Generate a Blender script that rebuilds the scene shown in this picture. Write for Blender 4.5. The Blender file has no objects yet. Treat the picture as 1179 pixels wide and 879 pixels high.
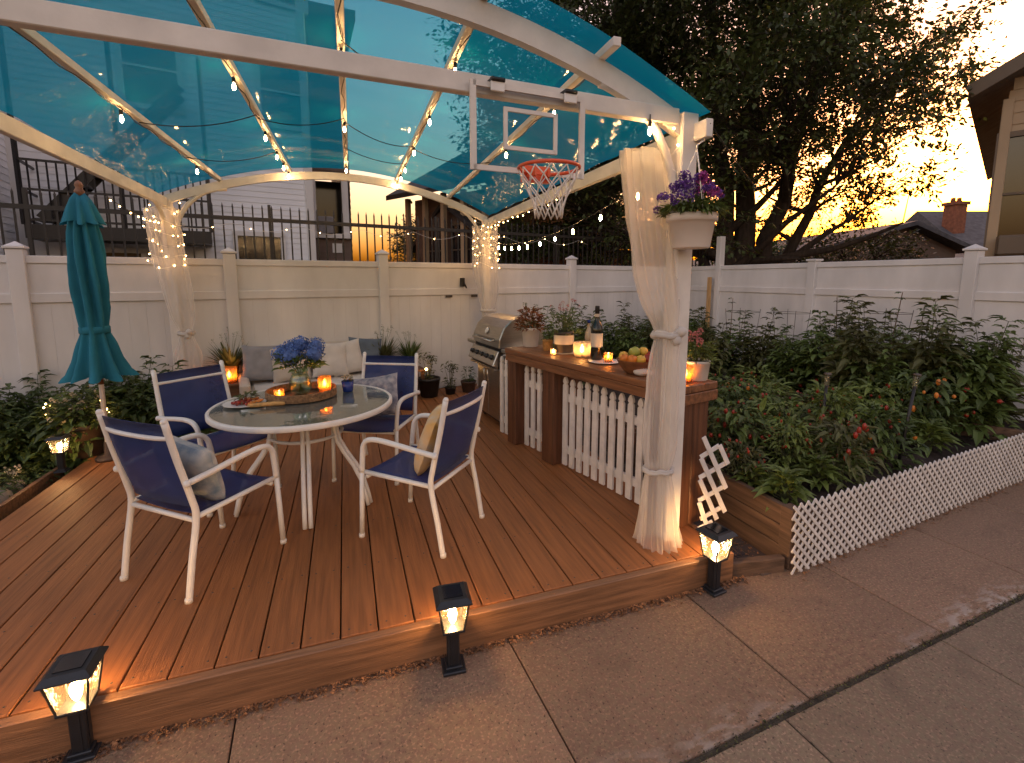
import bpy, math, random
from mathutils import Vector, Matrix, noise as mnoise
R = math.radians
PI = math.pi
rnd = random.Random(7)
C = bpy.context.scene.collection
V3 = Vector

# ---------------------------------------------------------------- survey of the yard (metres, z=0 is the pavement)
F_PX, CY, PITCH, HC = 550.0, 392.0, R(7.4), 1.78
_sp, _cp = math.sin(PITCH), math.cos(PITCH)
DZ = 0.18                      # deck top


def _ray(px, py):
    u, v = px - 589.5, py - CY
    return u, F_PX * _cp - v * _sp, -(v * _cp + F_PX * _sp)


def G(px, py, z=0.0):
    a, b, c = _ray(px, py)
    t = (z - HC) / c
    return V3((a * t, b * t, z))


def ATY(px, py, y):
    a, b, c = _ray(px, py)
    t = y / b
    return V3((a * t, y, HC + c * t))


def ONV(px, py, p, ang):
    dx, dy = math.cos(R(ang)), math.sin(R(ang))
    a, b, c = _ray(px, py)
    t = (p[0] * dy - p[1] * dx) / (a * dy - b * dx)
    return V3((a * t, b * t, HC + c * t))


# ---------------------------------------------------------------- mesh helpers
class MB:
    def __init__(s):
        s.v, s.f, s.m = [], [], []
        s.sm = []

    def add(s, vs, fs, mi=0, smooth=False, M=None):
        b = len(s.v)
        if M is not None:
            vs = [M @ V3(p) for p in vs]
        s.v.extend([tuple(p) for p in vs])
        for f in fs:
            s.f.append(tuple(i + b for i in f))
            s.m.append(mi)
            s.sm.append(smooth)

    def box(s, c, d, rz=0, M=None, mi=0, bev=0.0):
        x, y, z = d[0] / 2, d[1] / 2, d[2] / 2
        T = Matrix.Translation(V3(c)) @ Matrix.Rotation(rz, 4, 'Z')
        if M is not None:
            T = M @ T
        b = min(bev, x * .45, y * .45, z * .45)
        if b <= 0:
            vs = [(-x, -y, -z), (x, -y, -z), (x, y, -z), (-x, y, -z), (-x, -y, z), (x, -y, z), (x, y, z), (-x, y, z)]
            fs = [(0, 3, 2, 1), (4, 5, 6, 7), (0, 1, 5, 4), (1, 2, 6, 5), (2, 3, 7, 6), (3, 0, 4, 7)]
        else:
            vs, idx = [], {}
            for sx in (-1, 1):
                for sy in (-1, 1):
                    for sz in (-1, 1):
                        for k in range(3):
                            p = [sx * (x - b), sy * (y - b), sz * (z - b)]
                            p[k] = (sx * x, sy * y, sz * z)[k]
                            idx[(sx, sy, sz, k)] = len(vs)
                            vs.append(p)
            fs = []
            for k in range(3):
                a, c2 = [i for i in range(3) if i != k]
                for sg in (-1, 1):
                    q = []
                    for (p, r) in ((-1, -1), (1, -1), (1, 1), (-1, 1)):
                        key = [0, 0, 0]
                        key[k] = sg; key[a] = p; key[c2] = r
                        q.append(idx[tuple(key) + (k,)])
                    if (sg > 0) == (k == 1):
                        q.reverse()
                    fs.append(tuple(q))
            for k in range(3):                      # edges parallel to axis k
                a, c2 = [i for i in range(3) if i != k]
                for p in (-1, 1):
                    for r in (-1, 1):
                        k1 = [0, 0, 0]; k1[k] = -1; k1[a] = p; k1[c2] = r
                        k2 = list(k1); k2[k] = 1
                        q = [idx[tuple(k1) + (a,)], idx[tuple(k2) + (a,)], idx[tuple(k2) + (c2,)], idx[tuple(k1) + (c2,)]]
                        fs.append(tuple(q))
            for sx in (-1, 1):
                for sy in (-1, 1):
                    for sz in (-1, 1):
                        fs.append(tuple(idx[(sx, sy, sz, k)] for k in range(3)))
        s.add(vs, fs, mi, False, T)

    def bar(s, a, b, w, h, mi=0, up=(0, 0, 1), bev=0.0):
        """box from a to b, w across, h along up"""
        a, b = V3(a), V3(b)
        d = b - a
        L = d.length
        x = d / L
        z = V3(up) - x * x.dot(V3(up))
        if z.length < 1e-6:
            z = V3((1, 0, 0)) - x * x.x
        z.normalize()
        y = z.cross(x)
        M = Matrix((x, y, z)).transposed().to_4x4()
        M.translation = (a + b) / 2
        s.box((0, 0, 0), (L, w, h), M=M, mi=mi, bev=bev)

    def tube(s, pts, r, n=8, mi=0, cap=True, closed=False, smooth=True):
        pts = [V3(p) for p in pts]
        N = len(pts)
        if N < 2:
            return
        rs = r if isinstance(r, (list, tuple)) else [r] * N
        vs, fs = [], []
        t0 = (pts[1] - pts[0]).normalized()
        ref = V3((0, 0, 1)) if abs(t0.z) < .9 else V3((1, 0, 0))
        u = t0.cross(ref).normalized()
        for i, p in enumerate(pts):
            if closed:
                t = pts[(i + 1) % N] - pts[i - 1]
            else:
                t = pts[min(i + 1, N - 1)] - pts[max(i - 1, 0)]
            if t.length < 1e-9:
                t = t0
            t.normalize()
            u = u - t * u.dot(t)
            if u.length < 1e-6:
                u = t.cross(V3((.3, .5, .8)))
            u.normalize()
            w = t.cross(u)
            for k in range(n):
                a = 2 * PI * k / n
                vs.append(p + (u * math.cos(a) + w * math.sin(a)) * rs[i])
        for i in range(N if closed else N - 1):
            j = (i + 1) % N
            for k in range(n):
                k2 = (k + 1) % n
                fs.append((i * n + k, i * n + k2, j * n + k2, j * n + k))
        if cap and not closed:
            fs.append(tuple(range(n - 1, -1, -1)))
            fs.append(tuple((N - 1) * n + k for k in range(n)))
        s.add(vs, fs, mi, smooth)

    def lathe(s, prof, c=(0, 0, 0), n=24, mi=0, M=None, smooth=True, capb=True, capt=True):
        vs, fs = [], []
        for (r, z) in prof:
            for k in range(n):
                a = 2 * PI * k / n
                vs.append((c[0] + r * math.cos(a), c[1] + r * math.sin(a), c[2] + z))
        for i in range(len(prof) - 1):
            for k in range(n):
                k2 = (k + 1) % n
                fs.append((i * n + k, i * n + k2, (i + 1) * n + k2, (i + 1) * n + k))
        if capb and prof[0][0] > 1e-5:
            fs.append(tuple(range(n - 1, -1, -1)))
        if capt and prof[-1][0] > 1e-5:
            fs.append(tuple((len(prof) - 1) * n + k for k in range(n)))
        s.add(vs, fs, mi, smooth, M)

    def ball(s, c, r, n=10, m=6, mi=0, sc=(1, 1, 1), jit=0.0):
        vs, fs = [], []
        c = V3(c)
        vs.append(c + V3((0, 0, -r * sc[2])))
        for i in range(1, m):
            th = PI * i / m
            for k in range(n):
                a = 2 * PI * k / n
                j = 1 + (rnd.uniform(-jit, jit) if jit else 0)
                vs.append(c + V3((math.sin(th) * math.cos(a) * r * sc[0] * j, math.sin(th) * math.sin(a) * r * sc[1] * j, -math.cos(th) * r * sc[2] * j)))
        vs.append(c + V3((0, 0, r * sc[2])))
        for k in range(n):
            fs.append((0, 1 + (k + 1) % n, 1 + k))
            fs.append((len(vs) - 1, 1 + (m - 2) * n + k, 1 + (m - 2) * n + (k + 1) % n))
        for i in range(m - 2):
            for k in range(n):
                a, b = 1 + i * n + k, 1 + i * n + (k + 1) % n
                fs.append((a, b, b + n, a + n))
        s.add(vs, fs, mi, True)

    def prism(s, poly, z0, z1, mi=0, M=None):
        n = len(poly)
        vs = [(p[0], p[1], z0) for p in poly] + [(p[0], p[1], z1) for p in poly]
        fs = [tuple(range(n - 1, -1, -1)), tuple(range(n, 2 * n))]
        for i in range(n):
            j = (i + 1) % n
            fs.append((i, j, n + j, n + i))
        s.add(vs, fs, mi, False, M)

    def leaf(s, p, d, up, L, W, droop=.25, mi=0, fold=.25):
        """a folded leaf: base p, direction d, length L, width W"""
        d = d.normalized()
        side = d.cross(up)
        if side.length < 1e-4:
            side = d.cross(V3((1, .3, .2)))
        side.normalize()
        nn = side.cross(d)
        w = side * (W / 2)
        m1 = p + d * L * .30 + nn * (L * .05)
        m2 = p + d * L * .66 + nn * (L * (.04 - droop * .38))
        tip = p + d * L - nn * (L * droop)
        e1_, e2_ = nn * (W * fold * .9), nn * (W * fold)
        b = len(s.v)
        s.v.extend([tuple(p), tuple(m1 - w * .86 + e1_), tuple(m1), tuple(m1 + w * .86 + e1_), tuple(m2 - w * .80 + e2_), tuple(m2), tuple(m2 + w * .80 + e2_), tuple(tip)])
        s.f.extend([(b, b + 2, b + 1), (b, b + 3, b + 2), (b + 1, b + 2, b + 5, b + 4), (b + 2, b + 3, b + 6, b + 5), (b + 4, b + 5, b + 7), (b + 5, b + 6, b + 7)])
        s.m.extend([mi] * 6)
        s.sm.extend([False] * 6)

    def quad_leaf(s, p, d, up, L, W, mi=0):
        d = d.normalized()
        side = d.cross(up)
        if side.length < 1e-4:
            side = d.cross(V3((1, .3, .2)))
        side.normalize()
        mid = p + d * (L * .45)
        w = side * (W / 2)
        b = len(s.v)
        s.v.extend([tuple(p), tuple(mid - w), tuple(p + d * L), tuple(mid + w)])
        s.f.append((b, b + 1, b + 2, b + 3))
        s.m.append(mi)
        s.sm.append(False)

    def build(s, name, mat, parent=None, local=False):
        me = bpy.data.meshes.new(name)
        vs = s.v
        if parent is not None and not local:
            I = parent_matrix(parent).inverted()
            vs = [tuple(I @ V3(p)) for p in vs]
        me.from_pydata(vs, [], s.f)
        mats = mat if isinstance(mat, (list, tuple)) else [mat]
        for m in mats:
            me.materials.append(m)
        me.polygons.foreach_set('material_index', s.m)
        me.polygons.foreach_set('use_smooth', s.sm)
        me.update()
        o = bpy.data.objects.new(name, me)
        C.objects.link(o)
        if parent is not None:
            o.parent = parent
        return o


def parent_matrix(o):
    M = Matrix.LocRotScale(o.location, o.rotation_euler, o.scale)
    if o.parent is not None:
        M = parent_matrix(o.parent) @ M
    return M


def tag(o, label, cat, group=None, kind=None):
    o['label'] = label
    o['category'] = cat
    if group:
        o['group'] = group
    if kind:
        o['kind'] = kind
    return o


def struct(o):
    o['kind'] = 'structure'
    return o


def thing(name, label, cat, loc=(0, 0, 0), rz=0.0, group=None):
    o = bpy.data.objects.new(name, None)
    o.empty_display_size = .1
    C.objects.link(o)
    o.location = loc
    o.rotation_euler = (0, 0, rz)
    return tag(o, label, cat, group)


def copy_tree(o, parent=None):
    c = o.copy()
    C.objects.link(c)
    if parent is not None:
        c.parent = parent
    for ch in list(o.children):
        copy_tree(ch, c)
    return c


def place(proto, loc, rz=0.0, sc=1.0, label=None, tilt=(0, 0), first=set()):
    """first use moves the prototype itself, later uses copy it with its parts"""
    if proto.name in first:
        o = copy_tree(proto)
    else:
        first.add(proto.name)
        o = proto
    o.location = loc
    o.rotation_euler = (tilt[0], tilt[1], rz)
    o.scale = (sc, sc, sc)
    if label:
        o['label'] = label
    return o


# ---------------------------------------------------------------- materials
def newmat(name):
    m = bpy.data.materials.new(name)
    m.use_nodes = True
    nt = m.node_tree
    nt.nodes.clear()
    out = nt.nodes.new('ShaderNodeOutputMaterial')
    return m, nt, out


def L(nt, a, b):
    nt.links.new(a, b)


def pbr(name, col, rough=.6, metal=0.0, var=.25, scale=8.0, stretch=(1, 1, 1), bump=0.0, bscale=60.0, island=0.0, spec=.5, col2=None, trans=0.0, coat=0.0, detail=6.0, thin=0.0):
    m, nt, out = newmat(name)
    N = nt.nodes
    b = N.new('ShaderNodeBsdfPrincipled')
    b.inputs['Roughness'].default_value = rough
    b.inputs['Metallic'].default_value = metal
    b.inputs['Specular IOR Level'].default_value = spec
    b.inputs['Coat Weight'].default_value = coat
    tc = N.new('ShaderNodeTexCoord')
    mp = N.new('ShaderNodeMapping')
    mp.inputs['Scale'].default_value = stretch
    L(nt, tc.outputs['Object'], mp.inputs['Vector'])
    n1 = N.new('ShaderNodeTexNoise')
    n1.inputs['Scale'].default_value = scale
    n1.inputs['Detail'].default_value = detail
    L(nt, mp.outputs[0], n1.inputs['Vector'])
    rmp = N.new('ShaderNodeMapRange')
    rmp.inputs['From Min'].default_value = .3
    rmp.inputs['From Max'].default_value = .7
    L(nt, n1.outputs['Fac'], rmp.inputs['Value'])
    mx = N.new('ShaderNodeMix')
    mx.data_type = 'RGBA'
    c2 = col2 or tuple(c * (1 - var) for c in col)
    hi = col if col2 else tuple(min(1, c * (1 + var * .6)) for c in col)
    mx.inputs[6].default_value = (*c2, 1)
    mx.inputs[7].default_value = (*hi, 1)
    L(nt, rmp.outputs[0], mx.inputs[0])
    cout = mx.outputs[2]
    if island:
        g = N.new('ShaderNodeNewGeometry')
        mr = N.new('ShaderNodeMapRange')
        mr.inputs['To Min'].default_value = 1 - island
        mr.inputs['To Max'].default_value = 1 + island
        L(nt, g.outputs['Random Per Island'], mr.inputs['Value'])
        hs = N.new('ShaderNodeHueSaturation')
        L(nt, mr.outputs[0], hs.inputs['Value'])
        L(nt, cout, hs.inputs['Color'])
        cout = hs.outputs[0]
    L(nt, cout, b.inputs['Base Color'])
    if bump:
        n2 = N.new('ShaderNodeTexNoise')
        n2.inputs['Scale'].default_value = bscale
        n2.inputs['Detail'].default_value = 4
        L(nt, mp.outputs[0], n2.inputs['Vector'])
        bp = N.new('ShaderNodeBump')
        bp.inputs['Strength'].default_value = bump
        bp.inputs['Distance'].default_value = .01
        L(nt, n2.outputs['Fac'], bp.inputs['Height'])
        L(nt, bp.outputs[0], b.inputs['Normal'])
    if thin:
        t = N.new('ShaderNodeBsdfTransparent')
        ms = N.new('ShaderNodeMixShader')
        ms.inputs[0].default_value = thin
        L(nt, b.outputs[0], ms.inputs[1])
        L(nt, t.outputs[0], ms.inputs[2])
        L(nt, ms.outputs[0], out.inputs['Surface'])
    elif trans:
        t = N.new('ShaderNodeBsdfTranslucent')
        L(nt, cout, t.inputs['Color'])
        ms = N.new('ShaderNodeMixShader')
        ms.inputs[0].default_value = trans
        L(nt, b.outputs[0], ms.inputs[1])
        L(nt, t.outputs[0], ms.inputs[2])
        L(nt, ms.outputs[0], out.inputs['Surface'])
    else:
        L(nt, b.outputs[0], out.inputs['Surface'])
    return m


def emit(name, col, s):
    m, nt, out = newmat(name)
    e = nt.nodes.new('ShaderNodeEmission')
    e.inputs['Color'].default_value = (*col, 1)
    e.inputs['Strength'].default_value = s
    L(nt, e.outputs[0], out.inputs['Surface'])
    return m


def clear(name, col=(.97, .97, .97), tint=.9, rough=.03, bump=0.0, bscale=30, ior=1.45, haze=0.0, hazecol=(.8, .8, .8), wscale=(1, 1, 1), gloss=1.0, graze=1.0):
    """thin see-through sheet: transparent + fresnel gloss (+ a little scattering)"""
    m, nt, out = newmat(name)
    N = nt.nodes
    t = N.new('ShaderNodeBsdfTransparent')
    t.inputs['Color'].default_value = (*[c * tint for c in col], 1)
    g = N.new('ShaderNodeBsdfGlossy')
    g.inputs['Roughness'].default_value = rough
    g.inputs['Color'].default_value = (gloss, gloss, gloss, 1)
    geo = N.new('ShaderNodeNewGeometry')
    dot = N.new('ShaderNodeVectorMath'); dot.operation = 'DOT_PRODUCT'
    L(nt, geo.outputs['Incoming'], dot.inputs[0]); L(nt, geo.outputs['Normal'], dot.inputs[1])
    ab = N.new('ShaderNodeMath'); ab.operation = 'ABSOLUTE'
    L(nt, dot.outputs['Value'], ab.inputs[0])
    om = N.new('ShaderNodeMath'); om.operation = 'SUBTRACT'; om.inputs[0].default_value = 1.0; om.use_clamp = True
    L(nt, ab.outputs[0], om.inputs[1])
    pw = N.new('ShaderNodeMath'); pw.operation = 'POWER'; pw.inputs[1].default_value = 5.0
    L(nt, om.outputs[0], pw.inputs[0])
    f0 = ((ior - 1) / (ior + 1)) ** 2 * 1.8
    ma = N.new('ShaderNodeMath'); ma.operation = 'MULTIPLY_ADD'; ma.inputs[1].default_value = (1 - f0) * graze; ma.inputs[2].default_value = f0
    L(nt, pw.outputs[0], ma.inputs[0])
    body = t.outputs[0]
    if haze:
        tl = N.new('ShaderNodeBsdfTranslucent')
        tl.inputs['Color'].default_value = (*hazecol, 1)
        df = N.new('ShaderNodeBsdfDiffuse')
        df.inputs['Color'].default_value = (*hazecol, 1)
        m1 = N.new('ShaderNodeMixShader')
        m1.inputs[0].default_value = .4
        L(nt, tl.outputs[0], m1.inputs[1]); L(nt, df.outputs[0], m1.inputs[2])
        m2 = N.new('ShaderNodeMixShader')
        m2.inputs[0].default_value = haze
        L(nt, t.outputs[0], m2.inputs[1]); L(nt, m1.outputs[0], m2.inputs[2])
        body = m2.outputs[0]
    if bump:
        tc = N.new('ShaderNodeTexCoord')
        mp = N.new('ShaderNodeMapping')
        mp.inputs['Scale'].default_value = wscale
        L(nt, tc.outputs['Object'], mp.inputs['Vector'])
        n2 = N.new('ShaderNodeTexNoise')
        n2.inputs['Scale'].default_value = bscale
        n2.inputs['Detail'].default_value = 3
        L(nt, mp.outputs[0], n2.inputs['Vector'])
        bp = N.new('ShaderNodeBump')
        bp.inputs['Strength'].default_value = bump
        bp.inputs['Distance'].default_value = .03
        L(nt, n2.outputs['Fac'], bp.inputs['Height'])
        L(nt, bp.outputs[0], g.inputs['Normal'])
        L(nt, bp.outputs[0], dot.inputs[1])
    ms = N.new('ShaderNodeMixShader')
    L(nt, ma.outputs[0], ms.inputs[0])
    L(nt, body, ms.inputs[1]); L(nt, g.outputs[0], ms.inputs[2])
    L(nt, ms.outputs[0], out.inputs['Surface'])
    return m


M = {}
M['white_vinyl'] = pbr('white_vinyl', (.68, .66, .65), .45, var=.15, scale=2.6, stretch=(1, 1, .35), bump=.05, bscale=9)
M['white_paint'] = pbr('white_paint', (.72, .68, .63), .5, var=.14, scale=6, bump=.12, bscale=30)
M['worn_white'] = pbr('worn_white', (.76, .71, .67), .55, var=.14, scale=14, bump=.12, bscale=60, island=.07)
M['white_metal'] = pbr('white_metal', (.76, .74, .71), .32, var=.07, scale=14)
M['deck'] = pbr('deck_wood', (.315, .112, .033), .58, var=.30, scale=5, stretch=(9, .45, 9), bump=.25, bscale=22, island=.10, detail=10)
M['fascia'] = pbr('fascia_wood', (.26, .125, .06), .5, var=.45, scale=5, stretch=(.5, 9, 9), bump=.3, bscale=20)
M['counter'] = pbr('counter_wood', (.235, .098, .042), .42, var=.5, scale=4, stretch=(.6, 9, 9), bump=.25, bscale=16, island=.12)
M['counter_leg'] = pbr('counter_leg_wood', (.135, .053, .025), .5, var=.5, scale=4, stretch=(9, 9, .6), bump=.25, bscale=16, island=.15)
M['bed_wood'] = pbr('bed_timber', (.145, .083, .05), .75, var=.5, scale=4, stretch=(.6, 9, 9), bump=.4, bscale=18, island=.15)
M['soil'] = pbr('soil', (.035, .02, .013), .95, var=.6, scale=18, bump=.9, bscale=50)
M['earth'] = pbr('earth', (.055, .045, .028), .95, var=.5, scale=3, bump=.6, bscale=20)
M['black_metal'] = pbr('black_metal', (.012, .011, .012), .45, var=.3, scale=20)
M['lantern'] = pbr('lantern_plastic', (.016, .017, .021), .38, var=.25, scale=18, bump=.08, bscale=80)
M['steel'] = pbr('stainless_steel', (.50, .47, .43), .3, metal=1.0, var=.14, scale=7, stretch=(1, 1, 12))
M['dark_steel'] = pbr('dark_steel', (.10, .085, .075), .45, metal=.7, var=.3, scale=8)
M['sling'] = pbr('blue_sling', (.017, .041, .185), .5, var=.2, scale=5, bump=.3, bscale=420, thin=.24)
M['teal'] = pbr('teal_cloth', (.018, .20, .295), .85, var=.16, scale=5, bump=.2, bscale=160, trans=.18)
M['sheer_dark'] = pbr('sheer_tie', (.80, .76, .72), .85, var=.1, scale=9, trans=.4)
M['oat'] = pbr('oat_linen', (.50, .43, .36), .9, var=.12, scale=9, bump=.2, bscale=220)
M['pale_linen'] = pbr('pale_linen', (.62, .57, .52), .9, var=.1, scale=9, bump=.2, bscale=220)
M['slate'] = pbr('slate_linen', (.11, .14, .18), .9, var=.18, scale=10, bump=.2, bscale=220)
M['grey_linen'] = pbr('grey_linen', (.26, .25, .26), .9, var=.15, scale=10, bump=.2, bscale=220)
M['cushion_floral'] = pbr('floral_cushion', (.58, .56, .52), .85, col2=(.13, .21, .30), scale=11, bump=.15, bscale=160)
M['cushion_grey'] = pbr('mottled_grey_cushion', (.48, .46, .48), .85, col2=(.10, .11, .17), scale=19, bump=.15, bscale=160)
M['cushion_gold'] = pbr('gold_cushion', (.72, .36, .06), .85, col2=(.56, .48, .36), scale=7, bump=.15, bscale=160)
M['terracotta'] = pbr('brown_pot', (.065, .038, .026), .6, var=.25, scale=10)
M['white_pot'] = pbr('white_pot', (.70, .66, .61), .45, var=.1, scale=9)
M['hang_pot'] = pbr('plastic_pot', (.80, .74, .69), .45, var=.06, scale=6)
M['orange_plastic'] = pbr('orange_rim', (.72, .10, .03), .4, var=.1, scale=10)
M['cord'] = pbr('white_cord', (.80, .76, .70), .7, var=.1, scale=40)
M['wicker'] = pbr('wicker', (.30, .17, .08), .75, var=.55, scale=45, bump=.8, bscale=90)
M['blue_glaze'] = pbr('blue_glaze', (.014, .035, .22), .22, var=.15, scale=8)
M['wood_warm'] = pbr('side_table_wood', (.21, .09, .04), .5, var=.4, scale=5, stretch=(1, 8, 8))
M['bamboo'] = pbr('pale_stake', (.55, .33, .14), .6, var=.25, scale=6, stretch=(6, 6, .6))
M['cable'] = pbr('black_cable', (.012, .011, .010), .6)
M['wax'] = pbr('wax', (.80, .66, .46), .5, var=.06, trans=.35)
M['leaf_dark'] = pbr('leaf_dark', (.082, .122, .032), .5, var=.4, scale=5, island=.42, trans=.28)
M['leaf_mid'] = pbr('leaf_mid', (.120, .170, .042), .5, var=.4, scale=5, island=.4, trans=.28)
M['leaf_bright'] = pbr('leaf_bright', (.16, .21, .048), .5, var=.35, scale=5, island=.35, trans=.3)
M['leaf_olive'] = pbr('leaf_olive', (.12, .125, .042), .55, var=.4, scale=5, island=.4, trans=.28)
M['tree_leaf'] = pbr('tree_leaf', (.066, .090, .024), .5, var=.4, scale=.7, island=.4, trans=.22)
M['stem'] = pbr('green_stem', (.075, .085, .03), .6, var=.3, scale=12)
M['woody'] = pbr('woody_stem', (.12, .07, .04), .8, var=.4, scale=20)
M['bark'] = pbr('bark', (.045, .032, .024), .9, var=.5, scale=6, stretch=(3, 3, .6), bump=.8, bscale=18)
M['red_fruit'] = pbr('red_fruit', (.30, .028, .014), .3, var=.3, scale=30, island=.35)
M['orange_fruit'] = pbr('orange_fruit', (.62, .20, .03), .38, var=.2, scale=20, island=.15)
M['green_fruit'] = pbr('green_fruit', (.30, .34, .06), .35, var=.2, scale=15, island=.15)
M['yellow_fruit'] = pbr('yellow_fruit', (.62, .40, .06), .38, var=.2, scale=15, island=.1)
M['hydrangea'] = pbr('hydrangea', (.115, .205, .50), .6, var=.35, scale=20, island=.4, trans=.25)
M['purple'] = pbr('purple_petal', (.13, .05, .30), .55, var=.3, scale=20, island=.4, trans=.25)
M['magenta'] = pbr('magenta_petal', (.38, .06, .30), .55, var=.3, scale=20, island=.35, trans=.25)
M['pink'] = pbr('pink_petal', (.52, .19, .18), .55, var=.3, scale=20, island=.3, trans=.25)
M['rust_leaf'] = pbr('rust_leaf', (.24, .085, .03), .55, var=.4, scale=20, island=.4, trans=.25)
M['white_petal'] = pbr('white_petal', (.70, .60, .42), .55, var=.2, scale=20, island=.2, trans=.3)
M['dry_leaf'] = pbr('dry_leaf', (.25, .115, .05), .8, var=.4, scale=20, island=.5)
M['stone'] = pbr('pale_stone', (.30, .25, .21), .85, var=.3, scale=9, bump=.5, bscale=20)
M['wine_glass_green'] = pbr('wine_bottle', (.010, .012, .008), .12, var=.1, spec=.6)
M['label_paper'] = pbr('cream_label', (.62, .54, .44), .7, var=.08, scale=20)
M['china'] = pbr('china', (.74, .71, .68), .25, var=.05)
M['bread'] = pbr('bread', (.55, .30, .10), .75, var=.4, scale=30, bump=.4)
M['ham'] = pbr('cured_meat', (.34, .10, .05), .5, var=.4, scale=40, island=.4)
M['siding_white'] = pbr('white_siding', (.80, .83, .88), .6, var=.07, scale=1.2, island=.04)
M['siding_tan'] = pbr('tan_siding', (.42, .31, .20), .7, var=.12, scale=1.3, island=.05)
M['trim_white'] = pbr('white_trim', (.66, .66, .66), .5, var=.06, scale=2)
M['trim_brown'] = pbr('brown_trim', (.13, .095, .065), .6, var=.15, scale=2)
M['brown_clad'] = pbr('brown_cladding', (.15, .105, .085), .75, var=.2, scale=1.2, island=.1)
M['dark_glass'] = pbr('dark_window_glass', (.012, .013, .016), .12, var=.2, scale=.5, spec=.8)
M['shingle'] = pbr('roof_shingle', (.085, .082, .088), .85, var=.35, scale=5, bump=.5, bscale=25)
M['dark_roof'] = pbr('dark_roof', (.030, .030, .034), .85, var=.35, scale=4, bump=.5, bscale=20)
M['brick'] = pbr('chimney_brick', (.24, .085, .045), .85, var=.35, scale=8, bump=.4)
M['door_rust'] = pbr('rust_door', (.22, .075, .035), .6, var=.2, scale=2)
M['block'] = pbr('grey_block', (.12, .115, .105), .85, var=.3, scale=3)
M['hill'] = pbr('hill', (.075, .085, .085), .95, var=.4, scale=.08)
M['joint_fill'] = pbr('joint_fill', (.085, .068, .045), .95, var=.5, scale=30, bump=.6)
M['brickpath'] = pbr('old_brick', (.085, .06, .05), .9, var=.4, scale=9, bump=.5, island=.25)
M['glass'] = clear('clear_glass', tint=.97, ior=1.4)
M['lamp_glass'] = clear('lamp_glass', col=(1, .96, .9), tint=.96, rough=.12, bump=.5, bscale=40, haze=.025, hazecol=(.9, .8, .6))
M['amber_glass'] = clear('amber_glass', col=(1, .72, .38), tint=.9, rough=.1, haze=.42, hazecol=(.95, .52, .16))
M['frost_glass'] = clear('frosted_glass', col=(1, .93, .85), tint=.9, rough=.15, haze=.40, hazecol=(.9, .78, .62))
M['table_glass'] = clear('table_glass', col=(.86, .92, .90), tint=.86, rough=.03, ior=1.9, bump=.05, bscale=14, haze=.30, hazecol=(.62, .68, .64))
M['board_clear'] = clear('clear_backboard', tint=.99, ior=1.12, rough=.1)
M['canopy'] = clear('teal_vinyl', col=(.19, .52, .63), tint=1.0, graze=.24, rough=.07, ior=1.22, bump=.30, bscale=2.6, haze=.58, hazecol=(.003, .33, .50), wscale=(.7, 2.6, 1))
M['sheer'] = clear('sheer_voile', col=(.96, .93, .9), tint=1.0, rough=.6, ior=1.02, haze=.34, hazecol=(.99, .98, .97))
M['water'] = clear('vase_glass', col=(.86, .95, .86), tint=.93, rough=.02, ior=1.5)
WARM = (1.0, .50, .17)
M['bulb'] = emit('bulb_glow', (1.0, .56, .21), 38)
M['fairy'] = emit('fairy_glow', (1.0, .52, .17), 5.5)
M['lamp_core'] = emit('lamp_glow', (1.0, .58, .23), 31)
M['flame'] = emit('flame_glow', (1.0, .48, .13), 16)


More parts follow.
